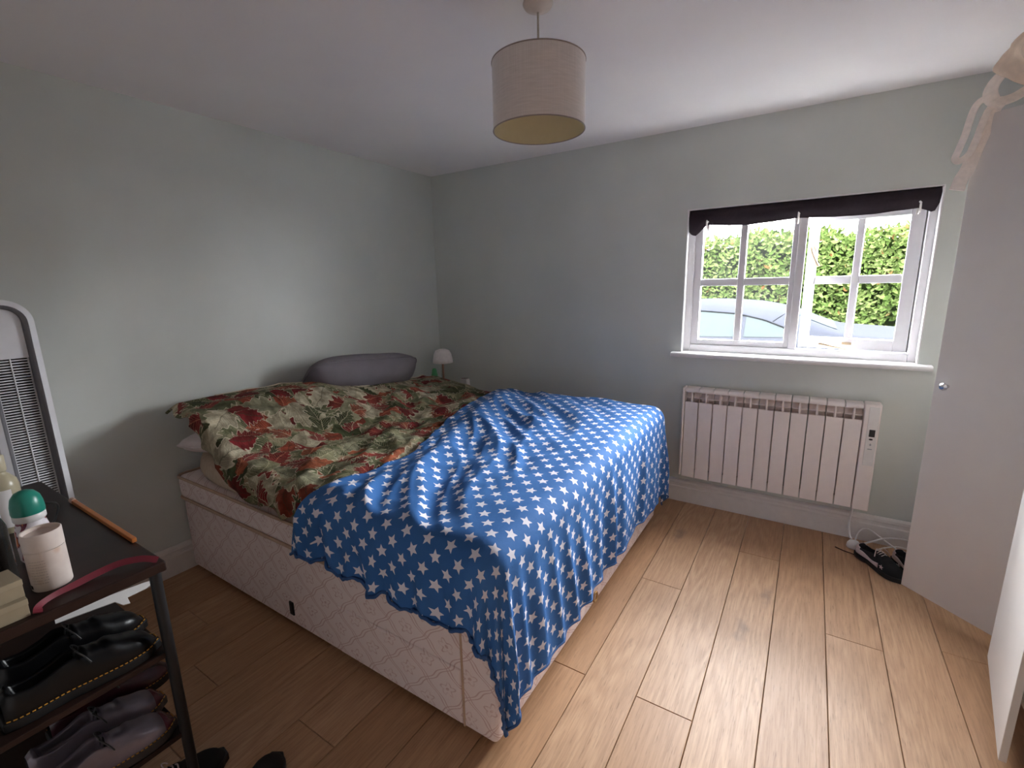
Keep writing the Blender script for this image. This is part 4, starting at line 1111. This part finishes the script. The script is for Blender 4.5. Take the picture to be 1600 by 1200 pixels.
stk = MB(); stk.box(.72, 1.225, -2.746, -2.734, KZ + .0005, KZ + .014)
sk = thing('wooden_stick', 'thin orange wooden stick along the back edge of the rack top', 'stick', (.97, -2.74, KZ))
M_orange = simple('orange_wood', srgb(176, 104, 48), .4)
stk.build('stick', M_orange, sk, bevel=.002); MB().cyl((.715, -2.74, KZ + .008), (.740, -2.74, KZ + .008), .009, n=12).build('tip', simple('stick_tip', srgb(200, 160, 140), .4), sk)
cb_ = MB(); cb_.tube(catmull([(.62, -2.83, KZ + .004), (.70, -2.80, KZ + .02), (.78, -2.79, KZ + .03), (.84, -2.81, KZ + .012), (.90, -2.84, KZ + .004)], 8), .0035, 8)
tag(cb_.build('black_cable', M_black, smooth=True), 'black cable curled on the rack top behind the roll-on bottle', 'cable')

# ------------------------------------------------------------------ tower fan
FX, FYC, FHW, FZT = .20, -2.707, .088, 1.482
fan = thing('tower_fan', 'white tower fan with horizontal grille standing by the left wall', 'fan', (.14, FYC, 0))
M_fan = simple('fan_white_plastic', srgb(232, 232, 236), .25, var=.02); M_fangrey = simple('fan_grey_plastic', srgb(120, 118, 122), .45)
def arch(hw, zt, zb, n=20):
    P = [(FYC + hw, zb)]
    for k in range(n + 1): a = PI * k / n; P.append((FYC + hw * math.cos(a), zt - hw + hw * math.sin(a)))
    P.append((FYC - hw, zb)); return P
ou, inn = arch(FHW, FZT, .12), arch(FHW - .020, FZT - .020, .14)
m = MB(); nA = len(ou)
m.prism(ou, .075, .09, 'x')
for x in (.09, FX):
    m.v += [(x, y, z) for y, z in ou]
b0 = len(m.v) - 2 * nA
for i in range(nA - 1): m.f.append((b0 + i, b0 + i + 1, b0 + nA + i + 1, b0 + nA + i))
m.v += [(FX + .009, y, z) for y, z in inn]; m.v += [(FX - .018, y, z) for y, z in inn]
c0 = b0 + nA
for i in range(nA - 1):
    m.f.append((c0 + i, c0 + i + 1, c0 + nA + i + 1, c0 + nA + i))
m.f.append((c0 + nA - 1, c0, c0 + nA, c0 + 2 * nA - 1))
m.build('fan_housing', M_fan, fan, smooth=True, auto=35)
iw = FHW - .020
rim = MB(); b1 = arch(FHW - .020, FZT - .020, .14); b2 = arch(FHW - .034, FZT - .034, .15)
rim.v = [(FX + .007, y, z) for y, z in b1] + [(FX - .022, y, z) for y, z in b2]
for i in range(nA - 1): rim.f.append((i, i + 1, nA + i + 1, nA + i))
rim.build('fan_bezel', M_fangrey, fan, smooth=True, solid=.002)
pan = MB(); pp = [(FYC + iw - .014, 1.255)] + [(FYC + (iw - .014) * math.cos(PI * k / 20), FZT - .034 - (FHW - .034) + (iw - .014) * math.sin(PI * k / 20)) for k in range(21)] + [(FYC - iw + .014, 1.255)]
pan.prism(pp, FX - .030, FX - .018, 'x'); pan.build('front_panel', M_fan, fan, bevel=.002)
MB().box(.091, FX - .05, FYC - iw + .003, FYC + iw - .003, .15, 1.25).build('fan_core', M_black, fan)
MB().box(FX - .030, FX - .020, FYC - .0018, FYC + .0018, .16, 1.255).build('grille_rib', M_fan, fan)
for y in (FYC - iw + .017, FYC + iw - .017): MB().box(FX - .034, FX - .024, y - .0018, y + .0018, .16, 1.255).build('grille_rib', M_fan, fan)
s0 = MB().box(-.004, .004, -iw + .012, iw - .012, -.0021, .0021).build('slat', M_fan)
for k in range(100):
    z = 1.247 - k * .0108
    if z < .17: break
    o = s0 if k == 0 else s0.copy()
    if k: C.objects.link(o)
    o.parent = fan; o.location = Vector((FX - .028, FYC, z)) - Vector(fan.location)
MB().lathe([(0, 0), (.135, 0), (.14, .01), (.13, .03), (.08, .05), (.06, .12), (0, .12)], (.15, FYC - .02, 0), 32, cap=False).build('fan_base', M_fan, fan, smooth=True, auto=40)
